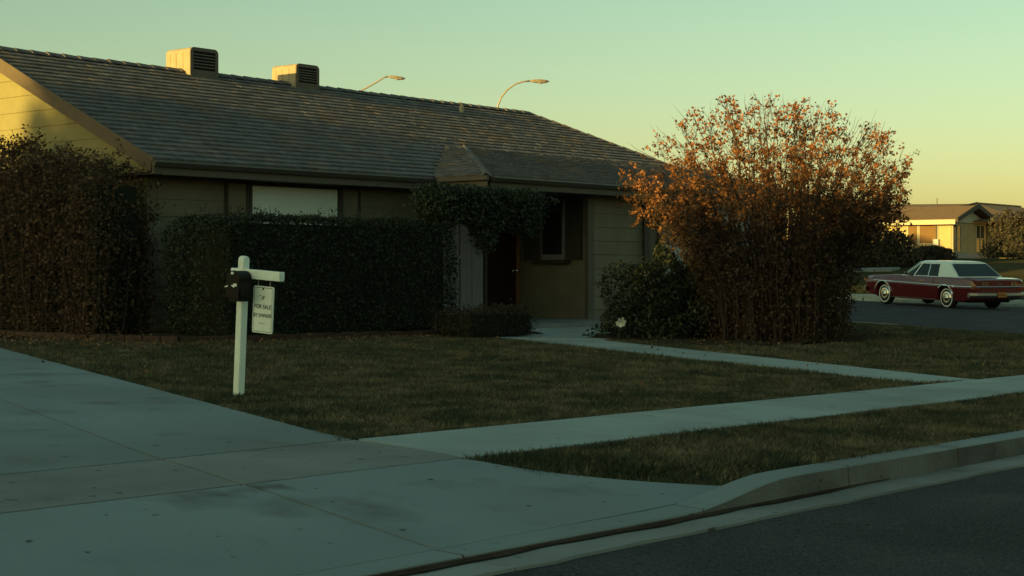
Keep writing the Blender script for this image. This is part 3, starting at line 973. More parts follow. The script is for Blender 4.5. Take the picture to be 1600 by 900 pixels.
# wing corner posts and front wall
hb(MB().box(9.93, 10.13, -.745, -.665, -.05, TOPZ), 'corner_post', m_trim)
plank_wall_x(10.13, 11.88, -.67, -.05, TOPZ, m_sidef)
hb(MB().box(11.88, 12.05, -.76, -.672, -.1, TOPZ), 'corner_post', m_trimd)
hb(MB().box(12.05, 12.36, -.73, -.672, -.1, TOPZ), 'trim_board', m_trim)
hb(MB().box(12.36, 12.50, -.78, -.672, -.1, TOPZ), 'corner_post', m_trimd)
z = -.1
while z < TOPZ - .02:
    plank_x(12.5, 17.5, -.705, z, min(z + PH, TOPZ), m_pale)  # paler planks; bluish skylight on this wall put into their colour
    z += PH + .002
# downpipe at the wing corner
hb(MB().tube([(11.8, -.80, EZ - .2), (11.8, -.80, .0)], .03, 8), 'downpipe', m_trimd, smooth=True)
# step slab
hb(MB().box(6.6, 10.5, -1.75, 1.09, -.05, FZ), 'step', m_conc2, bevel=.015)

# roof coolers ---------------------------------------------------------------
def cooler(x0, w, label, h):
    y0, dpt = 4.28, .74
    zb = EZ + MP * y0 - .02
    c = empty('roof_cooler', (x0 + w / 2, y0, zb))
    tag(c, label, 'cooler', 'evaporative coolers on the roof ridge')
    ci = Matrix.Translation((-(x0 + w / 2), -y0, -zb))
    def add(mb, n, m, bevel=0, par=None):
        o = mb.build(n, m, par or c, bevel=bevel)
        if par is None: o.matrix_parent_inverse = ci
        return o
    r = .09
    zt_ = zb + h
    prof = [(x0, zb + .05)] + [(x0 + r - r * math.cos(t), zt_ - r + r * math.sin(t)) for t in np.linspace(0, PI / 2, 6)] + \
           [(x0 + w - r + r * math.sin(t), zt_ - r + r * math.cos(t)) for t in np.linspace(0, PI / 2, 6)] + [(x0 + w, zb + .05)]
    add(MB().prism(prof, y0 + .03, y0 + dpt, axis='y'), 'casing', m_cool, bevel=.02)
    # casing seams
    for yy_ in (.22, .42, .6):
        add(MB().box(x0 - .008, x0 + .004, y0 + yy_, y0 + yy_ + .02, zb + .06, zt_ - r), 'seam', m_cool)
    # front frame: rounded ring around the louvres
    lx0, lx1, lz0, lz1 = x0 + .07, x0 + w - .07, zb + .17, zt_ - .07
    add(MB().box(lx0 - .01, lx1 + .01, y0 + .012, y0 + .026, lz0 - .01, lz1 + .01), 'opening', m_black)
    add(MB().box(x0, lx0, y0, y0 + .028, zb + .02, zt_ - r), 'frame', m_coold)
    add(MB().box(lx1, x0 + w, y0, y0 + .028, zb + .02, zt_ - r), 'frame', m_coold)
    add(MB().box(lx0, lx1, y0, y0 + .028, zb + .02, lz0), 'frame', m_coold)
    top = [(x0, zt_ - r)] + [(x0 + r - r * math.cos(t), zt_ - r + r * math.sin(t)) for t in np.linspace(0, PI / 2, 6)] + \
          [(x0 + w - r + r * math.sin(t), zt_ - r + r * math.cos(t)) for t in np.linspace(0, PI / 2, 6)] + [(x0 + w, zt_ - r)] + [(lx1, zt_ - r), (lx1, lz1), (lx0, lz1), (lx0, zt_ - r)]
    add(MB().prism(top, y0, y0 + .028, axis='y'), 'frame', m_coold)
    n = 6
    for i in range(1, n):
        zz = lz0 + (lz1 - lz0) * i / n
        b = MB()
        b.hexa([(lx0, y0 + .002, zz - .012), (lx1, y0 + .002, zz - .012), (lx1, y0 + .012, zz + .004), (lx0, y0 + .012, zz + .004)],
               [(lx0, y0 + .002, zz - .002), (lx1, y0 + .002, zz - .002), (lx1, y0 + .012, zz + .012), (lx0, y0 + .012, zz + .012)])
        add(b, 'louvre', m_coold)
    # flashing skirt
    b = MB()
    b.hexa([(x0 - .05, y0 - .1, zb - .06), (x0 + w + .05, y0 - .1, zb - .06), (x0 + w + .05, y0 + dpt, zb + .02), (x0 - .05, y0 + dpt, zb + .02)],
           [(x0 - .005, y0 - .02, zb + .055), (x0 + w + .005, y0 - .02, zb + .055), (x0 + w + .005, y0 + dpt - .02, zb + .058), (x0 - .005, y0 + dpt - .02, zb + .058)])
    add(b, 'flashing', m_coold)
    return c
cooler(4.21, .67, 'larger tan louvred cooler on the roof ridge, nearest the gable end', .59)
cooler(6.89, .63, 'smaller tan louvred cooler on the roof ridge, farther from the gable end', .55)
# small vent stub
v = MB().lathe([(0, .16), (.045, .16), (.05, .15), (.05, 0)], 12, Matrix.Translation((11.6, 4.0, EZ + MP * 4.0 + .0))).build('vent_pipe', m_cool, house, smooth=True)
v.matrix_parent_inverse = hinv

# ------------------------------------------------------------------ foliage tools
def leaf_quads(P_, size, flat=0.0, aspect=.55):
    """diamond leaves, random orientation; P_ (n,3)"""
    n = len(P_)
    a = rng.normal(0, 1, (n, 3)); a /= np.linalg.norm(a, axis=1)[:, None]
    b = rng.normal(0, 1, (n, 3))
    if flat: a[:, 2] *= (1 - flat); a /= np.linalg.norm(a, axis=1)[:, None]
    b -= (a * b).sum(1)[:, None] * a; b /= np.linalg.norm(b, axis=1)[:, None]
    nn = np.cross(a, b)
    s = size * rng.uniform(.6, 1.3, n)
    s = s[:, None]
    V = np.empty((n, 4, 3))
    V[:, 0] = P_ - a * s * .5
    V[:, 1] = P_ + b * s * aspect * .5 + nn * s * .10
    V[:, 2] = P_ + a * s * .5
    V[:, 3] = P_ - b * s * aspect * .5 + nn * s * .10
    return V.reshape(-1, 3)

def lump(x, y, z, f=1.0):
    return (np.sin(x * 3.1 * f + 1.3 * np.sin(z * 2.7 * f)) + np.sin(y * 3.7 * f + 2 * np.sin(x * 1.9 * f)) + np.sin(z * 4.3 * f + 1.7 * np.sin(y * 2.3 * f))) / 3

def box_hedge(name, cx, cy, rx, ry, h, z0, n, size, m, label, cat, rough=.06, core=m_core, round_=.15, twig=0, stems=True):
    o = empty(name, (cx, cy, z0))
    tag(o, label, cat)
    # core: a lumpy rounded box
    p = 5.0
    def surf(n_):
        d = rng.normal(0, 1, (n_, 3)); d /= np.linalg.norm(d, axis=1)[:, None]
        # superellipsoid
        s = (np.abs(d) ** p).sum(1) ** (-1 / p)
        q = d * s[:, None]
        return q
    # sample evenly on box faces instead of directions
    areas = np.array([2 * ry * h, 2 * ry * h, 2 * rx * h, 2 * rx * h, 4 * rx * ry])
    k = rng.choice(5, n, p=areas / areas.sum())
    u = rng.uniform(-1, 1, n); v_ = rng.uniform(-1, 1, n); w = rng.uniform(0, 1, n)
    X = np.where(k == 0, -1, np.where(k == 1, 1, u)); Y = np.where(k == 2, -1, np.where(k == 3, 1, np.where(k < 2, u, v_)))
    Z = np.where(k == 4, 1, w)
    # round the corners
    Q = np.stack([X, Y, Z * 2 - 1], 1)
    s = ((np.abs(Q) ** 9).sum(1)) ** (-1 / 9)
    Q = Q * np.maximum(s, .9)[:, None]
    pos = np.stack([Q[:, 0] * rx, Q[:, 1] * ry, (Q[:, 2] + 1) / 2 * h], 1)
    L = lump(pos[:, 0] * 1.4 + cx, pos[:, 1] * 1.4 + cy, pos[:, 2] * 1.4)
    depth = 1 + (L * rough + rng.normal(0, rough * .5, n) - np.abs(rng.normal(0, rough, n)) * .6)[:, None] * np.array([[1 / max(rx, .5), 1 / max(ry, .3), 1.0 / h * .8]])
    pos = pos * depth
    pos[:, 2] = np.maximum(pos[:, 2], .03)
    np_mesh('foliage', leaf_quads(pos, size), 4, m, o)
    if twig:
        tp = []
        b = MB()
        for i in range(twig):
            x = rng.uniform(-rx, rx); y = rng.uniform(-ry, ry)
            l = rng.uniform(.05, .2)
            b.tube([(x, y, h - .1), (x + rng.normal(0, .04), y + rng.normal(0, .04), h + l)], [.004, .002], 3, False)
            for j in range(5): tp.append((x + rng.normal(0, .03), y + rng.normal(0, .03), h + l * rng.uniform(.1, 1)))
        tag(b.build('twigs', m_bark, o), kind='stuff')
        tag(np_mesh('sprigs', leaf_quads(np.array(tp), size * .9), 4, m, o), kind='stuff')
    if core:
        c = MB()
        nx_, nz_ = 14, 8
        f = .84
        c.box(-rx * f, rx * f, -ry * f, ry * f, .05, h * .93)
        c.build('branches', core, o)  # solid box, darkness inside the hedge given as colour
    return o

# clipped green hedge under the window
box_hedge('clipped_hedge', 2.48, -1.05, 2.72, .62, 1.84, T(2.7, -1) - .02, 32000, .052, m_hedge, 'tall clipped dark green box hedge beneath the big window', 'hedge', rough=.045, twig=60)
# brown twiggy shrub at the gable end
def brown_hedge():
    cx, cy = -.55, 2.7
    z0 = T(cx, cy)
    o = empty('leafy_brown_hedge', (cx, cy, z0))
    tag(o, 'tall brown half-bare hedge covering the gable end wall', 'hedge')
    # footprint between y .3 and 6.5, x -1.2..0
    b = MB(); L = []
    for i in range(420):
        x = rng.uniform(-.6, .62); y = rng.uniform(-2.75, 4.6)
        h = 2.72 + .16 * math.sin(y * 2.1) + .10 * math.sin(y * 5.3 + 1) - .75 * max(0, -.9 - y) / 2.0 + rng.normal(0, .08)
        pts = [(x, y, 0)]
        px_, py_ = x, y
        for k in range(1, 6):
            px_ += rng.normal(0, .05); py_ += rng.normal(0, .06)
            py_ = max(py_, -2.85); px_ = min(max(px_, -.72), .75)
            pts.append((px_, py_, h * k / 5))
        b.tube(pts, [.012, .010, .008, .006, .004, .002], 3, False)
        for k in range(1, 6):
            for j in range(2):
                d = Vector((rng.normal(), rng.normal(), rng.uniform(.1, 1))).normalized() * rng.uniform(.1, .28)
                q = Vector(pts[k]); e = q + d
                if k == 5: e.z = min(e.z, q.z + .12)
                b.tube([q, e], [.004, .002], 3, False)
                for m_i in range(8):
                    t = rng.uniform(.2, 1.1)
                    L.append(q + d * t + Vector(rng.normal(0, .035, 3)))
        for j in range(85):
            t = rng.uniform(.01, .9) * 5
            k = min(int(t), 4)
            q = Vector(pts[k]).lerp(Vector(pts[k + 1]), t - k)
            L.append(q + Vector(rng.normal(0, .075, 3)))
    for i in range(26000):
        x = rng.uniform(-.66, .68); y = rng.uniform(-2.8, 4.6)
        h = 2.66 + .16 * math.sin(y * 2.1) + .10 * math.sin(y * 5.3 + 1) - .75 * max(0, -.9 - y) / 2.0
        L.append(Vector((x, y, h * rng.uniform(.02, 1) - abs(rng.normal(0, .05)))))
    b.build('stems', m_bark, o)
    np_mesh('foliage', leaf_quads(np.array([tuple(p) for p in L]), .066), 4, m_brown, o)
    # solid dark box: shade within the hedge put into its colour
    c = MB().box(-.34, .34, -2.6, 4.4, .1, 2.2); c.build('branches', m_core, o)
brown_hedge()
# little dark bush left of the step
box_hedge('low_bush', 3.75, -3.35, .85, .36, .40, T(3.75, -3.35), 7000, .04, m_darkbush, 'low dark clipped bush left of the entrance step', 'bush', rough=.10)

def mound(name, cx, cy, rx, ry, h, n, size, m, label, cat, core=True, zoff=0, rough=.16, cf=.72):
    o = empty(name, (cx, cy, T(cx, cy) + zoff))
    tag(o, label, cat)
    d = rng.normal(0, 1, (n, 3)); d[:, 2] = np.abs(d[:, 2]); d /= np.linalg.norm(d, axis=1)[:, None]
    r = 1 - np.abs(rng.normal(0, .14, n))
    L = lump(d[:, 0] * 2 + cx, d[:, 1] * 2 + cy, d[:, 2] * 2, 1.3)
    r = r * (1 + rough * L)
    pos = d * r[:, None] * np.array([[rx, ry, h]])
    pos[:, 2] = np.abs(pos[:, 2]) + .03
    np_mesh('foliage', leaf_quads(pos, size), 4, m, o)
    b = MB()
    for i in range(40):
        a = rng.uniform(0, 2 * PI); q = rng.uniform(.3, 1)
        b.tube([(0.1 * math.cos(a) * rx, .1 * math.sin(a) * ry, 0), (.5 * q * rx * math.cos(a), .5 * q * ry * math.sin(a), h * .5), (.85 * q * rx * math.cos(a), .85 * q * ry * math.sin(a), h * (1.05 - .5 * q * q))], [.02, .012, .004], 4, False)
    b.build('stems', m_bark, o)
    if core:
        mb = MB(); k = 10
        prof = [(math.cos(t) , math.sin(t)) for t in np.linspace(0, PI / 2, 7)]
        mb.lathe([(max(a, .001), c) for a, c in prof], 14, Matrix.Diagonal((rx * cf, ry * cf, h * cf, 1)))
        mb.build('branches', m_core, o, smooth=True)  # solid dome, inner shade of the bush given as colour
    return o
# green laurel beside the walk
mound('laurel_bush', 6.75, -4.75, 1.35, .95, 1.36, 15000, .07, m_laurel, 'rounded dark green bush beside the entrance walk, left of the rust tree', 'bush', rough=.32, cf=.62)
# white blossom low on that bush
fl_ = empty('white_flower', (5.05, -4.95, T(5.05, -4.95)))
tag(fl_, 'single white blossom at the foot of the dark green bush', 'flower')
MB().tube([(0, 0, 0), (.02, .02, .12), (0, 0, .22)], .006, 5).build('stem', m_laurel, fl_)
for i in range(7):
    a = i * 2 * PI / 7 + .3; tlt = .25 + .25 * (i % 3)
    b = MB()
    e1 = Vector((.76, -.65, 0)); e2 = Vector((-.2, -.25, .9)); nn_ = Vector((-.65, -.76, .2))
    d = (e1 * math.cos(a) + e2 * math.sin(a)) * .78 + nn_ * tlt * .7; s_ = (-e1 * math.sin(a) + e2 * math.cos(a)) * .85
    c0 = Vector((-.02, -.03, .26))
    b.add([c0, c0 + d * .06 + s_ * .04, c0 + d * .11 + s_ * .015 + Vector((0, 0, .015)), c0 + d * .105 - s_ * .02, c0 + d * .055 - s_ * .04], [(0, 1, 2, 3, 4)])
    b.build('petal', m_petal, fl_)

# vine over the entrance
def vine():
    cx, cy, z0 = 6.02, -1.35, 2.30
    o = empty('climbing_vine', (cx, cy, z0))
    tag(o, 'dark green climbing vine hanging under the eave above the entrance', 'vine')
    n = 15000
    t = rng.uniform(-1, 1, n)
    L = t * 1.5
    # hanging depth along the length
    drop = .30 + .10 * np.sin(t * 7 + 1) + .34 * np.exp(-((t - .02) / .13) ** 2) + .12 * np.exp(-((t - .72) / .2) ** 2) - .16 * np.clip((-t - .55) / .45, 0, 1)
    u = rng.uniform(0, 1, n)
    zz = .42 - u * (drop + .42) + rng.normal(0, .03, n)
    taper = 1 - .5 * u
    yy_ = rng.normal(0, .2, n) * taper + rng.choice([-.12, .12], n) * (1 - u)
    edge = np.clip((1 - np.abs(t)) / .12, 0, 1) ** .5
    zz = .03 + (zz - .03) * (.35 + .65 * edge)
    zz = np.minimum(zz, .40 + .03 * np.sin(L * 9))
    pos = np.stack([L, yy_ - .0 * t, zz], 1)
    np_mesh('foliage', leaf_quads(pos, .065), 4, m_vine, o)
    b = MB()
    for i in range(60):
        t0 = rng.uniform(-.95, .95)
        b.tube([(t0 * 1.5, rng.normal(0, .1), .40), (t0 * 1.5 + rng.normal(0, .1), rng.normal(0, .1), .1), (t0 * 1.5 + rng.normal(0, .1), rng.normal(0, .1), -.1)], [.008, .006, .003], 4, False)
    b.tube([(-1.45, .05, .37), (0, .0, .39), (1.45, .05, .37)], .012, 6)
    b.build('stems', m_bark, o)
vine()

# the big multi-stemmed tree with rust leaves
def rust_tree():
    cx, cy = 7.44, -6.33
    z0 = T(cx, cy)
    o = empty('rust_tree', (cx, cy, z0))
    tag(o, 'large vase-shaped shrub tree with rust-orange leaves right of the house', 'tree')
    b = MB(); L = []; B2 = MB(); LOW = []
    CZ = 2.12
    lob = [(rng.uniform(0, 2 * PI), rng.uniform(-.1, .9), rng.uniform(.05, .13)) for _ in range(9)]
    def env(d, k=1.0):
        for la, lz, lw in lob:      # uneven lobes of the crown
            q_ = d.x * math.cos(la) * math.sqrt(1 - lz * lz) + d.y * math.sin(la) * math.sqrt(1 - lz * lz) + d.z * lz
            k *= 1 + lw * (math.exp(-((1 - q_) / .12)) - .05)
        zr = 1.42 if d.z > 0 else .9
        hq = math.hypot(d.x, d.y)
        k = k * (hq ** 2.7 + abs(d.z) ** 2.7) ** (-1 / 2.7)
        return Vector((d.x * 2.16 * k, d.y * 2.08 * k, CZ + d.z * zr * k))
    def leafclump(c, n, sp, dst):
        for _ in range(n): dst.append(tuple(c + Vector(rng.normal(0, sp, 3))))
    for i in range(270):
        a = rng.uniform(0, 2 * PI); rr = math.sqrt(rng.uniform(0, 1))
        s = Vector((.85 * rr * math.cos(a), .7 * rr * math.sin(a), 0))
        aa = a + rng.normal(0, .45)
        sz = rng.uniform(-.35, 1.0)
        cz = math.sqrt(max(0, 1 - sz * sz))
        d = Vector((math.cos(aa) * cz, math.sin(aa) * cz, sz))
        k_ = rng.uniform(.55, 1.0) ** .45
        e = env(d, k_)
        mid = s.lerp(e, .48) + Vector((-d.x * .35, -d.y * .35, .30)) + Vector(rng.normal(0, .07, 3))
        n = 9
        pts = []
        for k in range(n + 1):
            t = k / n
            p = s * (1 - t) ** 2 + mid * 2 * t * (1 - t) + e * t * t
            if 0 < k < n: p = p + Vector(rng.normal(0, .018, 3))
            pts.append(p)
        r0 = rng.uniform(.010, .024)
        b.tube(pts, [r0 * (1 - .86 * k / n) for k in range(n + 1)], 5, False)
        for k in range(3, n + 1):
            nt_ = 1 if k < 5 else (3 if k < 7 else 5)
            for j in range(nt_):
                q = pts[k]
                dd = (pts[k] - pts[k - 1]).normalized() * .8 + Vector(rng.normal(0, .55, 3)) + Vector((0, 0, .2))
                dd = dd.normalized() * rng.uniform(.12, .36)
                B2.tube([q, q + dd * .55 + Vector(rng.normal(0, .02, 3)), q + dd], [.0045, .003, .0015], 3, False)
                if rng.random() < (.60 if k < 6 else .44): continue
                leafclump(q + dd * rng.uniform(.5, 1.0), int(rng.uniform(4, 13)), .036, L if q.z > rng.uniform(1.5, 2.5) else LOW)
    # fine bare twigs breaking the outline
    for i in range(420):
        a = rng.uniform(0, 2 * PI); sz = rng.uniform(-.1, 1.0); cz = math.sqrt(1 - sz * sz)
        d = Vector((math.cos(a) * cz, math.sin(a) * cz, sz))
        p = env(d, .93)
        q = p + (d + Vector((0, 0, .5)) + Vector(rng.normal(0, .3, 3))) * rng.uniform(.08, .22)
        B2.tube([p - d * .15, (p + q) / 2 + Vector(rng.normal(0, .02, 3)), q], [.004, .003, .0012], 3, False)
        if rng.random() < .6: leafclump(p + (q - p) * rng.uniform(0, .8), 4, .03, L)
    # dense dark low growth with many thin upright stems
    for i in range(420):
        a = rng.uniform(0, 2 * PI); rr = math.sqrt(rng.uniform(.05, 1))
        x_, y_ = 1.3 * rr * math.cos(a), 1.05 * rr * math.sin(a)
        h_ = rng.uniform(1.0, 1.9)
        pts = [(x_, y_, 0), (x_ * 1.06 + rng.normal(0, .05), y_ * 1.06 + rng.normal(0, .05), h_ * .45), (x_ * 1.28 + rng.normal(0, .1), y_ * 1.28 + rng.normal(0, .1), h_)]
        b.tube(pts, [.010, .007, .002], 4, False)
        for j in range(7):
            q = Vector(pts[1]).lerp(Vector(pts[2]), rng.uniform(-.9, 1)); q.z = max(q.z, .08)
            dd = Vector(rng.normal(0, 1, 3)).normalized() * rng.uniform(.1, .25)
            B2.tube([q, q + dd], [.003, .0015], 3, False)
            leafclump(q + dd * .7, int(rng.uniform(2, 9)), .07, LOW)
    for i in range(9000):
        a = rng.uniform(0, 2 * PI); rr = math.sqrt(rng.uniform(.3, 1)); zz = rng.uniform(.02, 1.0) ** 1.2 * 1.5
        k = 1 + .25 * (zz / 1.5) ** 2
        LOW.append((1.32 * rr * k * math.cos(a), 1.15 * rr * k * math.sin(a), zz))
    b.build('trunk', m_bark, o)
    B2.build('twigs', m_bark, o)
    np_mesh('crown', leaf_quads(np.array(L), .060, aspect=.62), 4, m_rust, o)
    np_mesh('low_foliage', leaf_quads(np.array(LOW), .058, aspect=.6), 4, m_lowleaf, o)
rust_tree()

# leaf litter
def litter():
    P_ = []
    for i in range(2600):
        k = rng.random()
        if k < .5:
            x_, y_ = rng.normal(-2.6, .8), rng.normal(-1.2, 1.6)
        elif k < .8:
            x_ = rng.uniform(-2.5, 4.5); y_ = -2.9 + rng.normal(0, .25)
        elif k < .93:
            x_ = rng.uniform(4.3, 11); y_ = rng.normal(-6.6, .6)
        else:
            x_ = rng.uniform(-6, 5); y_ = rng.uniform(-11.9, -4)
        P_.append((x_, y_, T(x_, y_) + .035 + abs(rng.normal(0, .015))))
    return tag(np_mesh('leaf_litter', leaf_quads(np.array(P_), .042, flat=.8, aspect=.7), 4, m_dry), 'fallen dry leaves scattered along bed edging and lawn', 'leaves', kind='stuff')
litter()

# ------------------------------------------------------------------ mailbox post with sale sign
PX, PY = -6.17, -9.12
pz = T(PX, PY)
LEAN = R(3.4)
post = empty('mailbox_post', (PX, PY, pz))
post.rotation_euler = (LEAN, 0, 0)
tag(post, 'leaning white wooden post with cross arm on the front lawn', 'post')
hw = .034
b = MB()
prof = [(-hw, -.2), (hw, -.2), (hw, 1.10)] + [(hw * math.cos(t), 1.10 + hw * math.sin(t)) for t in np.linspace(0.3, PI - .3, 7)] + [(-hw, 1.10)]
b.prism(prof, -hw, hw, axis='y').build('post', m_white, post, bevel=.008)
b = MB().box(-hw * .85, hw * .85, -.46, .125, .955, 1.03)
b.build('cross_arm', m_white, post, bevel=.006)
# mailbox
Mp = post.matrix_basis if False else Matrix.Translation((PX, PY, pz)) @ Matrix.Rotation(LEAN, 4, 'X')
mbx = empty('mailbox', Mp @ Vector((-.038, -.08, .80)))
mbx.rotation_euler = (LEAN, 0, R(8))
tag(mbx, 'glossy black mailbox fixed to the white post', 'mailbox')
w, h = .064, .155
prof = [(-w, 0), (w, 0), (w, h)] + [(w * math.cos(t), h + w * math.sin(t)) for t in np.linspace(.2, PI - .2, 9)] + [(-w, h)]
MB().prism(prof, -.15, -.005, axis='x').build('shell', m_mail, mbx, bevel=.006)
prof2 = [(a * 1.06, c * 1.02 - .001) for a, c in prof]
MB().prism(prof2, -.162, -.15, axis='x').build('door', m_mail, mbx, bevel=.003)
MB().box(-.175, -.162, -.012, .012, .19, .21).build('latch', m_white, mbx, bevel=.003)  # painted white to stand in for a glint
MB().prism([(-.15, .02), (-.03, .02), (-.03, .035), (-.115, .04), (-.115, .065), (-.15, .065)], -.088, -.083, axis='y').build('flag', m_mail, mbx)
MB().box(-.14, .0, -.05, .05, -.025, -.002).build('bracket', m_mail, mbx)
MB().box(-.1655, -.1625, .02, .05, .085, .095, Matrix.Rotation(R(25), 4, 'X')).box(-.1655, -.1625, .02, .05, .10, .108, Matrix.Rotation(R(-15), 4, 'X')).box(-.1655, -.1625, -.045, -.01, .095, .118).build('emblem', m_white, mbx)  # white marks painted as glints on the black door
# hanging sign
sg = empty('sale_sign', Mp @ Vector((0, -.255, .94)))
sg.rotation_euler = (LEAN, 0, 0)
tag(sg, 'white for sale by owner sign hanging from the cross arm', 'sign')
sy = .118; sh = .375; tp_ = -.035
b = MB()
r = .018
def rr_poly(y0, y1, z0, z1, r, n=5):
    out = []
    for cy_, cz_, a0 in ((y1 - r, z1 - r, 0), (y0 + r, z1 - r, PI / 2), (y0 + r, z0 + r, PI), (y1 - r, z0 + r, 1.5 * PI)):
        for t in np.linspace(a0, a0 + PI / 2, n): out.append((cy_ + r * math.cos(t), cz_ + r * math.sin(t)))
    return out
MB().prism(rr_poly(-sy, sy, tp_ - sh, tp_, r), -.006, .006, axis='x').build('panel', m_sign, sg)
# ink border
o_ = rr_poly(-sy + .010, sy - .010, tp_ - sh + .010, tp_ - .010, r * .7); i_ = rr_poly(-sy + .014, sy - .014, tp_ - sh + .014, tp_ - .014, r * .6)
n = len(o_)
MB().add([(-.0068, a, c) for a, c in o_] + [(-.0068, a, c) for a, c in i_], [(i, (i + 1) % n, n + (i + 1) % n, n + i) for i in range(n)]).build('border', m_ink, sg)
for yy_ in (-.07, .07):
    MB().tube([(0, yy_, tp_ - .012), (0, yy_, .02)], .004, 6).build('hanger', m_steel, sg)
MB().lathe([(0, .004), (.009, .003), (.009, 0)], 10, Matrix.Translation((-.006, 0, tp_ - .022)) @ Matrix.Rotation(-PI / 2, 4, 'Y')).build('bolt', m_ink, sg)
def text(s, size, y, z, parent, m, M=None, shear=0, name='lettering', bold=.0):
    cu = bpy.data.curves.new('t', 'FONT'); cu.body = s; cu.size = size; cu.align_x = 'CENTER'; cu.align_y = 'CENTER'; cu.shear = shear
    cu.offset = bold
    to = bpy.data.objects.new('t', cu); COL.objects.link(to)
    dg = bpy.context.evaluated_depsgraph_get()
    me = bpy.data.meshes.new_from_object(to.evaluated_get(dg))
    bpy.data.objects.remove(to)
    me.name = name
    me.materials.clear(); me.materials.append(m)
    # text plane XY -> faces -X : text x -> -Y, text y -> Z
    me.transform(Matrix(((0, 0, -1, -.0072), (-1, 0, 0, y), (0, 1, 0, z), (0, 0, 0, 1))) if M is None else M)
    o = bpy.data.objects.new(name, me); link(o, parent)
    return o
text('FOR SALE', .046, 0, tp_ - .165, sg, m_ink, bold=.0010)
text('BY OWNER', .041, 0, tp_ - .235, sg, m_ink, bold=.0010)
text('IF', .045, 0, tp_ - .095, sg, m_ink, shear=.2, bold=.0010)
MB().tube([(-.0072, .04, tp_ - .30), (-.0072, .015, tp_ - .292), (-.0072, -.005, tp_ - .302), (-.0072, -.035, tp_ - .295)], .0018, 5).build('squiggle', m_ink, sg)
MB().lathe([(0, .001), (.006, .001), (.006, 0)], 8, Matrix.Translation((-.006, .035, tp_ - .075)) @ Matrix.Rotation(-PI / 2, 4, 'Y')).build('mark', m_ink, sg)

# ------------------------------------------------------------------ street lamps behind the house
def lamp(base, armpts, headdir, label, zg, tilt=0):
    o = empty('street_lamp', (base[0], base[1], zg))
    tag(o, label, 'street lamp', 'street lamps behind the house')
    top = Vector(armpts[0])
    bi = Vector((base[0], base[1], zg))
    MB().tube([(0, 0, 0), (0, 0, .4), (0, 0, top.z - zg)], [.13, .11, .06], 10).build('pole', m_steel, o, smooth=True)
    MB().tube([Vector(p) - bi for p in armpts], .032, 8).build('arm', m_steel, o, smooth=True)
    e = Vector(armpts[-1]) - bi
    d = Vector(headdir).normalized()
    s_ = d.cross(Vector((0, 0, 1))).normalized(); u_ = s_.cross(d)
    M = Matrix((d, s_, u_)).transposed().to_4x4(); M.translation = e
    hd = MB()
    sec = [(0, .04, .03, -.03), (.12, .09, .05, -.045), (.35, .14, .06, -.07), (.55, .12, .045, -.06), (.68, .03, .02, -.02)]
    vs = []; fs = []
    for x_, w_, t_, b_ in sec:
        vs += [(x_, -w_, 0), (x_, -w_ * .6, t_), (x_, w_ * .6, t_), (x_, w_, 0), (x_, w_ * .7, b_), (x_, -w_ * .7, b_)]
    for i in range(len(sec) - 1):
        for k in range(6): fs.append((i * 6 + k, i * 6 + (k + 1) % 6, (i + 1) * 6 + (k + 1) % 6, (i + 1) * 6 + k))
    fs += [tuple(range(6)), tuple(24 + k for k in range(5, -1, -1))]
    hd.add([M @ Vector(v_) for v_ in vs], fs).build('lamp_head', m_steel, o)
    MB().lathe([(0, -.10), (.07, -.085), (.10, -.05), (.10, -.03)], 12, M @ Matrix.Translation((.38, 0, 0))).build('lens', m_pale, o, smooth=True)
    return o
S_, C_ = math.sin(TH), math.cos(TH)
def atd(x, y, d):
    r = (x - 800) / 2426.5 * d
    return Vector((CAMX + r * S_ + d * C_, CAMY - r * C_ + d * S_, CAMZ - (y - 415) / 2426.5 * d))
rgt = Vector((S_, -C_, 0))
a0 = atd(777, 190, 55)
arm = [a0] + [atd(x_, y_, 55) for x_, y_ in ((778, 165), (783, 152), (793, 140), (806, 131), (818, 127.5), (828, 126.5))]
lamp((a0.x, a0.y), arm, rgt + Vector((0, 0, -.02)), 'street lamp with curved arm above the roof ridge', float(terr(a0.x, a0.y)))
a0 = atd(540, 157, 60)
arm = [a0] + [atd(x_, y_, 60) for x_, y_ in ((558, 145), (575, 136), (590, 127.5), (600, 121), (606, 119.5))]
lamp((a0.x, a0.y), arm, rgt + Vector((0, 0, -.12)), 'street lamp with straight slanting arm above the roof ridge', float(terr(a0.x, a0.y)))

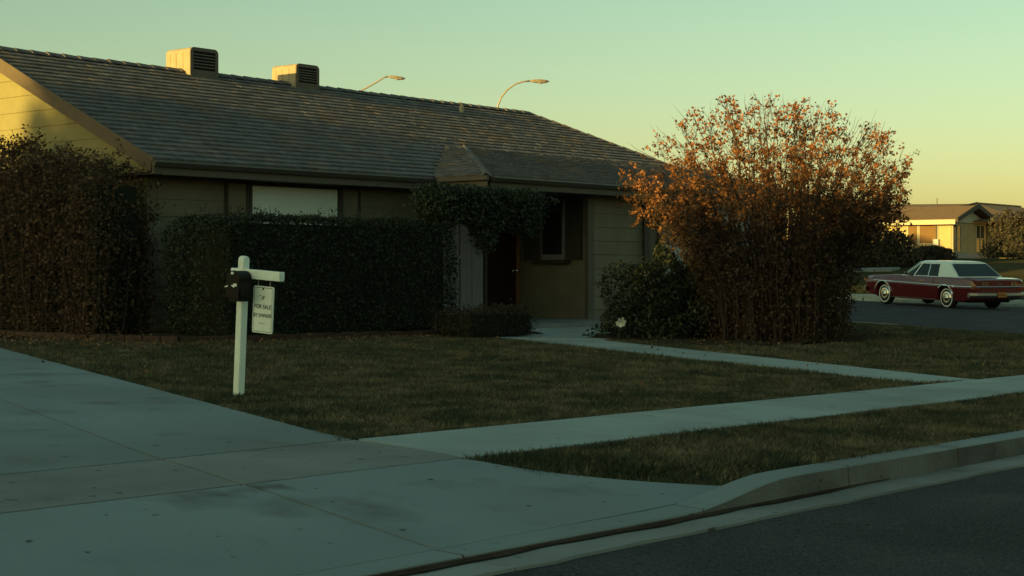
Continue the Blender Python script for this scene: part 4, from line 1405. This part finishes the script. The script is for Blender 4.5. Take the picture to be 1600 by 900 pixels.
# ------------------------------------------------------------------ the red car
def car():
    gx, gy = 31.0, 1.31
    L2 = 2.68
    heading = R(62)
    z_r = float(road_z(30.7, 0.1)) + .02; 
    o = empty('parked_car', (gx, gy, float(road_z(gx, gy)) + .035))
    o.rotation_euler = (0, -R(1.5), heading)
    tag(o, 'dark red two-door sixties coupe with white roof parked across the side street', 'car')
    # body shell
    st = [(-2.66, .80, .84, .86, .42, .70, .88), (-2.58, .88, .95, .92, .34, .68, .92), (-2.2, .90, .985, .93, .27, .67, .945), (-1.5, .91, 1.0, .94, .24, .675, .95),
          (-.5, .91, 1.0, .935, .23, .69, .945), (.8, .91, .995, .92, .23, .71, .945), (1.6, .90, .985, .92, .25, .72, .93), (2.2, .89, .97, .90, .28, .71, .905), (2.55, .86, .94, .86, .34, .69, .87), (2.68, .78, .86, .78, .42, .66, .80)]
    vs = []; fs = []
    for x_, ws, wc, wt, zb, zc, zt_ in st:
        half = [(ws * .55, zb - .02), (ws, zb), (ws + .03, zb + .12), (wc, zc - .02), (wc - .015, zc + .03), (wt, zt_ - .045), (wt - .05, zt_), (wt * .55, zt_ + .012)]
        vs += [(x_, y_, z_) for y_, z_ in half] + [(x_, -y_, z_) for y_, z_ in half[::-1]]
    q = 16
    for i in range(len(st) - 1):
        for k in range(q): fs.append((i * q + k, i * q + (k + 1) % q, (i + 1) * q + (k + 1) % q, (i + 1) * q + k))
    fs += [tuple(range(q)), tuple((len(st) - 1) * q + k for k in range(q - 1, -1, -1))]
    body = MB().add(vs, fs).build('body', m_red, o)
    cut = MB()
    WB = ((-1.42, .345), (1.62, .36))
    for x_, r_ in WB:
        cut.lathe([(.001, -1.2), (r_ + .035, -1.2), (r_ + .035, 1.2), (.001, 1.2)], 28, Matrix.Translation((x_, 0, .34)) @ Matrix.Rotation(PI / 2, 4, 'X'))
    co = cut.build('cutter', m_under)
    co.parent = o
    md = body.modifiers.new('arch', 'BOOLEAN'); md.operation = 'DIFFERENCE'; md.object = co; md.solver = 'EXACT'
    dg = bpy.context.evaluated_depsgraph_get()
    me = bpy.data.meshes.new_from_object(body.evaluated_get(dg))
    body.modifiers.clear(); body.data = me
    me.materials.clear(); me.materials.append(m_red)
    bpy.data.objects.remove(co)
    bv = body.modifiers.new('bevel', 'BEVEL'); bv.width = .018; bv.segments = 2; bv.limit_method = 'ANGLE'; bv.angle_limit = R(25)
    MB().box(-2.3, 2.3, -.70, .70, .22, .60).build('underside', m_under, o)
    # cabin
    def sect(x0, x1, zt_, w0, w1):
        return None
    zb = .935
    base = [(-1.86, .84), (-1.15, .885), (.05, .885), (.82, .82)]
    top = [(-1.26, .68), (-.80, .72), (-.02, .72), (.16, .68)]
    zt_ = 1.385
    mb = MB()
    vs = [(x_, y_, zb) for x_, y_ in base] + [(x_, -y_, zb) for x_, y_ in base[::-1]]
    vs += [(x_, y_, zt_ - .015 * abs(i - 1.5)) for i, (x_, y_) in enumerate(top)] + [(x_, -y_, zt_ - .015 * abs(i - 1.5)) for i, (x_, y_) in list(enumerate(top))[::-1]]
    vs += [(x_, y_ * .7, zt_ + .04 - .012 * abs(i - 1.5)) for i, (x_, y_) in enumerate(top)] + [(x_, -y_ * .7, zt_ + .04 - .012 * abs(i - 1.5)) for i, (x_, y_) in list(enumerate(top))[::-1]]
    fs = []
    for l in (0, 8):
        for k in range(8): fs.append((l + k, l + (k + 1) % 8, l + 8 + (k + 1) % 8, l + 8 + k))
    fs += [(16, 17, 22, 23), (17, 18, 21, 22), (18, 19, 20, 21), (7, 6, 5, 4, 3, 2, 1, 0)]
    mb.add(vs, fs).build('roof', m_cwhite, o, bevel=.03)
    def pane(name, corners, off, m, par=o, th=.012):
        q_ = [Vector(c) for c in corners]
        n_ = (q_[1] - q_[0]).cross(q_[2] - q_[0]).normalized()
        if n_.dot(Vector(off)) < 0: n_ = -n_
        b_ = MB().hexa([p - n_ * .01 for p in q_], [p + n_ * th for p in q_])
        return b_.build(name, m, par)
    def side(u, t, sgn):      # point on side plane: u along x at base fraction
        b0, b1 = Vector((-1.15, .885, zb)), Vector((.05, .885, zb))
        t0, t1 = Vector((-.80, .71, zt_)), Vector((-.05, .71, zt_))
        p = b0.lerp(b1, u).lerp(t0.lerp(t1, u), t)
        return Vector((p.x, p.y * sgn, p.z))
    for sg_ in (1, -1):
        f_ = lambda x_, t: Vector((x_, sg_ * (.885 + (.71 - .885) * t), zb + (zt_ - zb) * t))
        w1 = pane('side_window', [f_(.12, .06), f_(-.50, .06), f_(-.46, .86), f_(-.10, .86)], (0, sg_, 0), m_cglass)
        w2 = pane('side_window', [f_(-.54, .06), f_(-.98, .06), f_(-.90, .86), f_(-.50, .86)], (0, sg_, 0), m_cglass)
        w3 = pane('vent_window', [f_(.60, .06) + Vector((0, -sg_ * .03, 0)), f_(.17, .06), f_(-.06, .86), f_(.02, .80)], (0, sg_, 0), m_cglass)
        MB().tube([f_(.145, .04) + Vector((0, sg_ * .012, 0)), f_(-.08, .9) + Vector((0, sg_ * .012, 0))], .014, 6).build('window_post', m_chrome, o)
        MB().tube([f_(-.52, .04) + Vector((0, sg_ * .012, 0)), f_(-.48, .9) + Vector((0, sg_ * .012, 0))], .012, 6).build('window_post', m_chrome, o)
        MB().tube([f_(.75, .02), f_(-1.2, .02), ], .014, 6).build('belt_trim', m_chrome, o)
        MB().tube([f_(.72, .03) + Vector((0, -sg_ * .03, 0)), f_(.06, .97), f_(-.85, .97)], .016, 6).build('roof_trim', m_chrome, o)
        # side spear
        MB().tube([(-2.60, sg_ * .945, .705), (-2.2, sg_ * .992, .70), (-1.5, sg_ * 1.005, .705), (-.5, sg_ * 1.005, .72), (.8, sg_ * 1.0, .74), (1.6, sg_ * .99, .75), (2.1, sg_ * .975, .75)], .014, 6).build('side_trim', m_chrome, o)
        MB().tube([(-1.0, sg_ * .935, .26), (1.2, sg_ * .935, .26)], .014, 6).build('sill_trim', m_gut, o)
        MB().box(-.42, -.24, min(sg_ * .955, sg_ * .985), max(sg_ * .955, sg_ * .985), .80, .822).build('door_handle', m_chrome, o)
        for x_, r_ in WB:
            pts = [(x_ + (r_ + .045) * math.cos(t), sg_ * .985, .34 + (r_ + .045) * math.sin(t)) for t in np.linspace(.05 * PI if x_ > 0 else .25 * PI, .95 * PI if x_ > 0 else .9 * PI, 14)]
            MB().tube(pts, .018, 6).build('arch_trim', m_chrome, o)
            # wheel
            rt = .335
            wl = empty('wheel', (x_, sg_ * .80, .335)); wl.parent = o
            wl.rotation_euler = (-PI / 2 * sg_, 0, 0)
            MB().lathe([(.20, -.09), (.29, -.10), (.325, -.08), (.335, -.05), (.335, .05), (.325, .08), (.29, .10), (.20, .09)], 32).build('tyre', m_tyre, wl, smooth=True)
            MB().lathe([(.238, .1025), (.276, .1035), (.278, .098)], 32).build('whitewall', m_wwall, wl)
            MB().lathe([(.0, .13), (.04, .128), (.06, .11), (.12, .105), (.17, .115), (.205, .10), (.21, .08)], 28).build('hubcap', m_chrome, wl, smooth=True)
        # tail lights and fins
        b_ = MB()
        b_.box(-2.70, -2.60, min(sg_ * .70, sg_ * .93), max(sg_ * .70, sg_ * .93), .60, .70)
        b_.build('tail_light', m_tail, o, bevel=.012)
        MB().box(-2.69, -2.62, min(sg_ * .86, sg_ * .925), max(sg_ * .86, sg_ * .925), .705, .75).build('reflector', m_amber, o, bevel=.008)
        # chrome squares on the tail panel
        for a, c, d_, e_ in [(.42, .62, .745, .765), (.42, .62, .81, .83), (.42, .445, .765, .81), (.595, .62, .765, .81)]:
            MB().box(-2.685, -2.655, min(sg_ * a, sg_ * c), max(sg_ * a, sg_ * c), d_, e_).build('tail_badge', m_chrome, o)
        # head lamps
        for yy_ in (.52, .74):
            MB().lathe([(0, .03), (.06, .025), (.085, 0), (.095, -.03)], 16, Matrix.Translation((2.66, sg_ * yy_, .62)) @ Matrix.Rotation(PI / 2, 4, 'Y')).build('headlight', m_pale, o, smooth=True)
        MB().box(2.50, 2.66, min(sg_ * .84, sg_ * .945), max(sg_ * .84, sg_ * .945), .70, .80).build('side_lamp', m_amber, o, bevel=.02)
        # mirror
        MB().tube([(.42, sg_ * .90, .95), (.42, sg_ * .98, 1.0)], .01, 6).build('mirror_stalk', m_chrome, o)
        MB().lathe([(0, .03), (.05, .02), (.06, -.01), (0, -.03)], 14, Matrix.Translation((.42, sg_ * 1.0, 1.02)) @ Matrix.Rotation(-PI / 2, 4, 'Y')).build('mirror', m_gut, o, smooth=True)
    # windscreen and rear window
    pane('rear_window', [(-1.80, .76, zb + .04), (-1.80, -.76, zb + .04), (-1.315, -.62, zt_ - .06), (-1.315, .62, zt_ - .06)], (-1, 0, .5), m_cglass, th=.022)
    pane('windscreen', [(.77, .74, zb + .03), (.77, -.74, zb + .03), (.21, -.62, zt_ - .045), (.21, .62, zt_ - .045)], (1, 0, .5), m_cglass, th=.022)
    MB().tube([(-1.85, .80, zb + .01), (-1.85, -.80, zb + .01)], .014, 6).build('rear_window_trim', m_chrome, o)
    # rear trim bar, bumpers, plate, script
    MB().tube([(-2.685, .86, .70), (-2.70, 0, .70), (-2.685, -.86, .70)], .016, 6).build('tail_trim', m_chrome, o)
    for s0, xx in ((-1, -2.74), (1, 2.74)):
        b_ = MB()
        n = 11; prof = [(-.05, .38), (.04, .385), (.055, .45), (.05, .525), (-.05, .53)]
        vs = []; fs = []
        for i in range(n):
            yy_ = -1.0 + 2.0 * i / (n - 1)
            pull = .20 * abs(yy_) ** 4
            vs += [((xx - s0 * pull) + s0 * p_, yy_, z_) for p_, z_ in prof]
        k_ = len(prof)
        for i in range(n - 1):
            for k in range(k_): fs.append((i * k_ + k, i * k_ + (k + 1) % k_, (i + 1) * k_ + (k + 1) % k_, (i + 1) * k_ + k))
        fs += [tuple(range(k_)), tuple((n - 1) * k_ + k for k in range(k_ - 1, -1, -1))]
        b_.add(vs, fs).build('bumper', m_dchrome, o, bevel=.01)
    pt = MB().box(-2.825, -2.805, -.155, .155, .40, .545).build('licence_plate', m_plate, o)
    for i in range(6):
        y_ = -.115 + i * .043
        MB().box(-2.829, -2.826, y_, y_ + .022, .44, .505).build('plate_stroke', m_fblind, pt)
    MB().tube([(-2.69, .06, .765), (-2.69, .03, .785), (-2.69, .0, .762), (-2.69, -.03, .785), (-2.69, -.08, .77)], .007, 5).build('script_badge', m_chrome, o)
    MB().box(2.66, 2.70, -.42, .42, .52, .72).build('grille', m_chrome, o)
car()

# ------------------------------------------------------------------ far house and its planting
FX, FY, FZ0 = 85.6, 24.63, 1.38
fh = empty('far_house', (FX, FY, FZ0))
fh.scale = (1.04, 1.04, 1.10)
tag(fh, 'sunlit cream stucco house with brown hip roof beyond the red car', 'house')
def fb(mb, n, m, par=None): return mb.build(n, m, par or fh)
EV = 2.62
fb(MB().box(0, 5.6, 0, 14, -.6, EV), 'wall', m_fwall)
fb(MB().box(5.6, 20, 2.5, 14, -.6, EV), 'wall', m_fwall)
# stone wainscot on the gable front
fb(MB().box(.02, 5.58, -.06, -.005, -.6, .75), 'wainscot', m_fstone)
# gable roof over the wing
ov = .55; gx = 2.8; gr = .82
b = MB()
b.hexa([(-ov, -ov, EV + .05), (gx, -ov, EV + .05 + gr + .1), (gx, 9, EV + .05 + gr + .1), (-ov, 9, EV + .05)], [(-ov, -ov, EV + .2), (gx, -ov, EV + .2 + gr + .1), (gx, 9, EV + .2 + gr + .1), (-ov, 9, EV + .2)])
rf = fb(b, 'roof', m_froof)
b = MB()
b.hexa([(gx, -ov, EV + .05 + gr + .1), (5.6 + ov, -ov, EV + .05), (5.6 + ov, 9, EV + .05), (gx, 9, EV + .05 + gr + .1)], [(gx, -ov, EV + .2 + gr + .1), (5.6 + ov, -ov, EV + .2), (5.6 + ov, 9, EV + .2), (gx, 9, EV + .2 + gr + .1)])
b.build('roof_slope', m_froof, rf)
# big hip roof behind and to the right
fb(MB().box(6.4, 21.6, -2.4, 8, -.6, EV), 'wall', m_fwall)
hz = EV + 1.52
b = MB()
V = [(-ov, 3.2, EV + .12), (6.0, -3.0, EV + .12), (22.2, -3.0, EV + .12), (22.2, 8.6, EV + .12), (-ov, 14.5, EV + .12), (10.4, 2.6, hz), (18.5, 2.6, hz), (4.6, 9.0, hz - .08)]
b.add(V, [(0, 1, 5), (1, 2, 6, 5), (2, 3, 6), (0, 5, 7), (4, 0, 7), (3, 4, 7), (3, 7, 5, 6), (4, 3, 2, 1, 0)])
b.build('hip_roof', m_froof, rf)
b = MB(); b.tube([(-ov, 3.2, EV + .17), (10.4, 2.6, hz + .03)], .10, 6); b.build('hip_cap', m_trimd, rf)
b = MB(); b.tube([(10.4, 2.6, hz + .02), (18.5, 2.6, hz + .02)], .08, 6); b.build('hip_cap', m_froof, rf)
MB().box(6.0, 22.2, -3.06, -3.0, EV - .1, EV + .16).build('fascia', m_ffas, fh)
MB().box(-.62, -.56, -.5, 14, EV - .12, EV + .17).build('fascia', m_ffas, fh)
# gable triangle and barge boards
MB().prism([(.0, EV + .02), (5.6, EV + .02), (gx, EV + gr + .0)], -.10, -.01, axis='y').build('gable', m_ffas, fh)
for x0_, x1_ in ((-ov - .05, gx), (5.6 + ov + .05, gx)):
    b = MB(); b.hexa([(x0_, -.68, EV + .0), (x1_, -.68, EV + gr + .12), (x1_, -.60, EV + gr + .12), (x0_, -.60, EV + .0)], [(x0_, -.68, EV + .27), (x1_, -.68, EV + gr + .42), (x1_, -.60, EV + gr + .42), (x0_, -.60, EV + .27)])
    b.build('barge_board', m_trimd, fh)
def fwin_y(y0, y1, z0, z1, inner, frame_m):
    w_ = MB().box(-.03, .01, y0, y1, z0, z1).build('window', inner, fh)
    for a, c, d_, e_ in [(y0 - .06, y0, z0 - .06, z1 + .06), (y1, y1 + .06, z0 - .06, z1 + .06), (y0, y1, z1, z1 + .06), (y0, y1, z0 - .06, z0)]:
        MB().box(-.06, .01, a, c, d_, e_).build('frame', frame_m, w_)
    return w_
fwin_y(2.35, 3.0, 1.35, 2.50, m_fblind, m_ffas)
fwin_y(.95, 2.2, 1.35, 2.50, m_fblind, m_ffas)
def fwin_x(x0, x1, z0, z1):
    w_ = MB().box(x0, x1, -.03, .0, z0, z1).build('window', m_glass, fh)
    for a, c, d_, e_ in [(x0 - .05, x0, z0, z1), (x1, x1 + .05, z0, z1), ((x0 + x1) / 2 - .03, (x0 + x1) / 2 + .03, z0, z1), (x0, x1, z1, z1 + .05), (x0, x1, z0 - .05, z0), (x0, x1, (z0 + z1) / 2 - .03, (z0 + z1) / 2 + .03)]:
        MB().box(a, c, -.07, .0, d_, e_).build('frame', m_ffas, w_)
fwin_x(.12, 1.35, .85, 2.5)
fwin_x(3.9, 5.2, .85, 2.5)
# meter mast on the sunny wall
MB().tube([(-.12, 1.0, -.4), (-.12, 1.0, 2.5)], .05, 8).build('meter_pipe', m_trim, fh)
MB().box(-.24, -.02, .82, 1.18, 1.1, 1.6).build('meter_box', m_pale, fh)
MB().tube([(9, 5, hz - .4), (9, 5, hz + .4)], .03, 6).build('vent_pipe', m_trim, fh)

mound('far_bush', 79.3, 17.4, 1.6, 2.2, 2.9, 5000, .2, m_darkbush, 'big dark bush covering the right end of the far house', 'bush', rough=.25)
mound('far_bush', 72.6, 20.2, 1.7, 1.3, .85, 2200, .18, m_darkbush, 'low dark mounded bush on the slope before the far house', 'bush')
mound('far_bush', 62.2, 18.0, 1.5, 1.6, 2.1, 4500, .17, m_darkbush, 'dark brown bush right beside the rust tree, left of the far house', 'bush', rough=.25)
mound('far_bush', 62.0, 21.0, 2.6, 2.6, 3.3, 5500, .2, m_darkbush, 'dark hedge mass hidden behind the rust tree crown', 'bush', rough=.2)  # unseen mass, added to shade the big far bush
mound('far_bush', 76.5, 15.2, 2.4, 1.8, 1.25, 2500, .18, m_darkbush, 'low dark bush in front of the far gable, behind the white car roof', 'bush', rough=.25)

def big_tree(name, cx, cy, r, top, bottom, n, size, m, label, z0=None, ry=None):
    z0 = float(terr(cx, cy)) if z0 is None else z0
    o = empty(name, (cx, cy, z0))
    tag(o, label, 'tree', 'trees beyond the picture that shade the plot' if 'street end' in label else None)
    MB().tube([(0, 0, -.2), (.1, 0, bottom - z0 + .5), (0, .1, (top + bottom) / 2 - z0)], [.35, .28, .12], 8).build('trunk', m_bark, o)
    d = rng.normal(0, 1, (n, 3)); d /= np.linalg.norm(d, axis=1)[:, None]
    rad = rng.uniform(.1, 1, n) ** .33
    rad *= 1 + .06 * lump(d[:, 0] * 2 + cx, d[:, 1] * 2 + cy, d[:, 2] * 2)
    hz_ = (top - bottom) / 2
    pos = d * rad[:, None] * np.array([[r, ry or r, hz_]]) + np.array([[0, 0, bottom + hz_ - z0]])
    np_mesh('crown', leaf_quads(pos, size, aspect=.8), 4, m, o)
    return o
# tree tops just showing behind the far house; then an unseen row added to shade its wall and bushes
big_tree('round_tree', 105, 43.5, 2.6, 6.9, 3.5, 1500, .35, m_rust, 'small rusty treetop peeping over the left end of the far roof')
for i, (yy_, top_) in enumerate([(15.5, 4.9), (20.5, 6.6), (26, 7.6), (31.5, 8.8), (37, 9.0)]):
    big_tree('round_tree', 38, yy_, 3.2, top_, .2, 4500, .45, m_ever, ['dense round tree hidden behind the house, nearest the side street lawn', 'dense round tree hidden behind the house, second of the back row', 'dense round tree hidden behind the house, middle of the back row', 'dense round tree hidden behind the house, fourth of the back row', 'dense round tree hidden behind the house, last of the back row'][i], ry=3.6)
# row of unseen trees, added out of frame on the left to shade the plot
for i, (yy_, r_, top_) in enumerate([(5.4, 5.4, 12.1), (-1.8, 4.6, 10.35), (-7.0, 6.0, 9.4), (-12.5, 6.0, 9.1), (-19.5, 6.0, 9.2), (-26.5, 6.0, 9.0), (-33.5, 6.0, 9.2)]):
    big_tree('windbreak_tree', -60 - (i % 2) * 1.5, yy_, 5.0, top_, -.8, 6000, .75, m_ever, 'dense evergreen at the street end, number %d of the row' % (i + 1) if False else ['dense evergreen at the street end, tallest and broadest of the row', 'dense evergreen at the street end, slimmest of the row', 'dense evergreen at the street end, second from the broadest tree', 'dense evergreen at the street end, third from the broadest tree', 'dense evergreen at the street end, fourth from the broadest tree', 'dense evergreen at the street end, next to last of the row', 'dense evergreen at the street end, last of the row'][i], ry=r_)
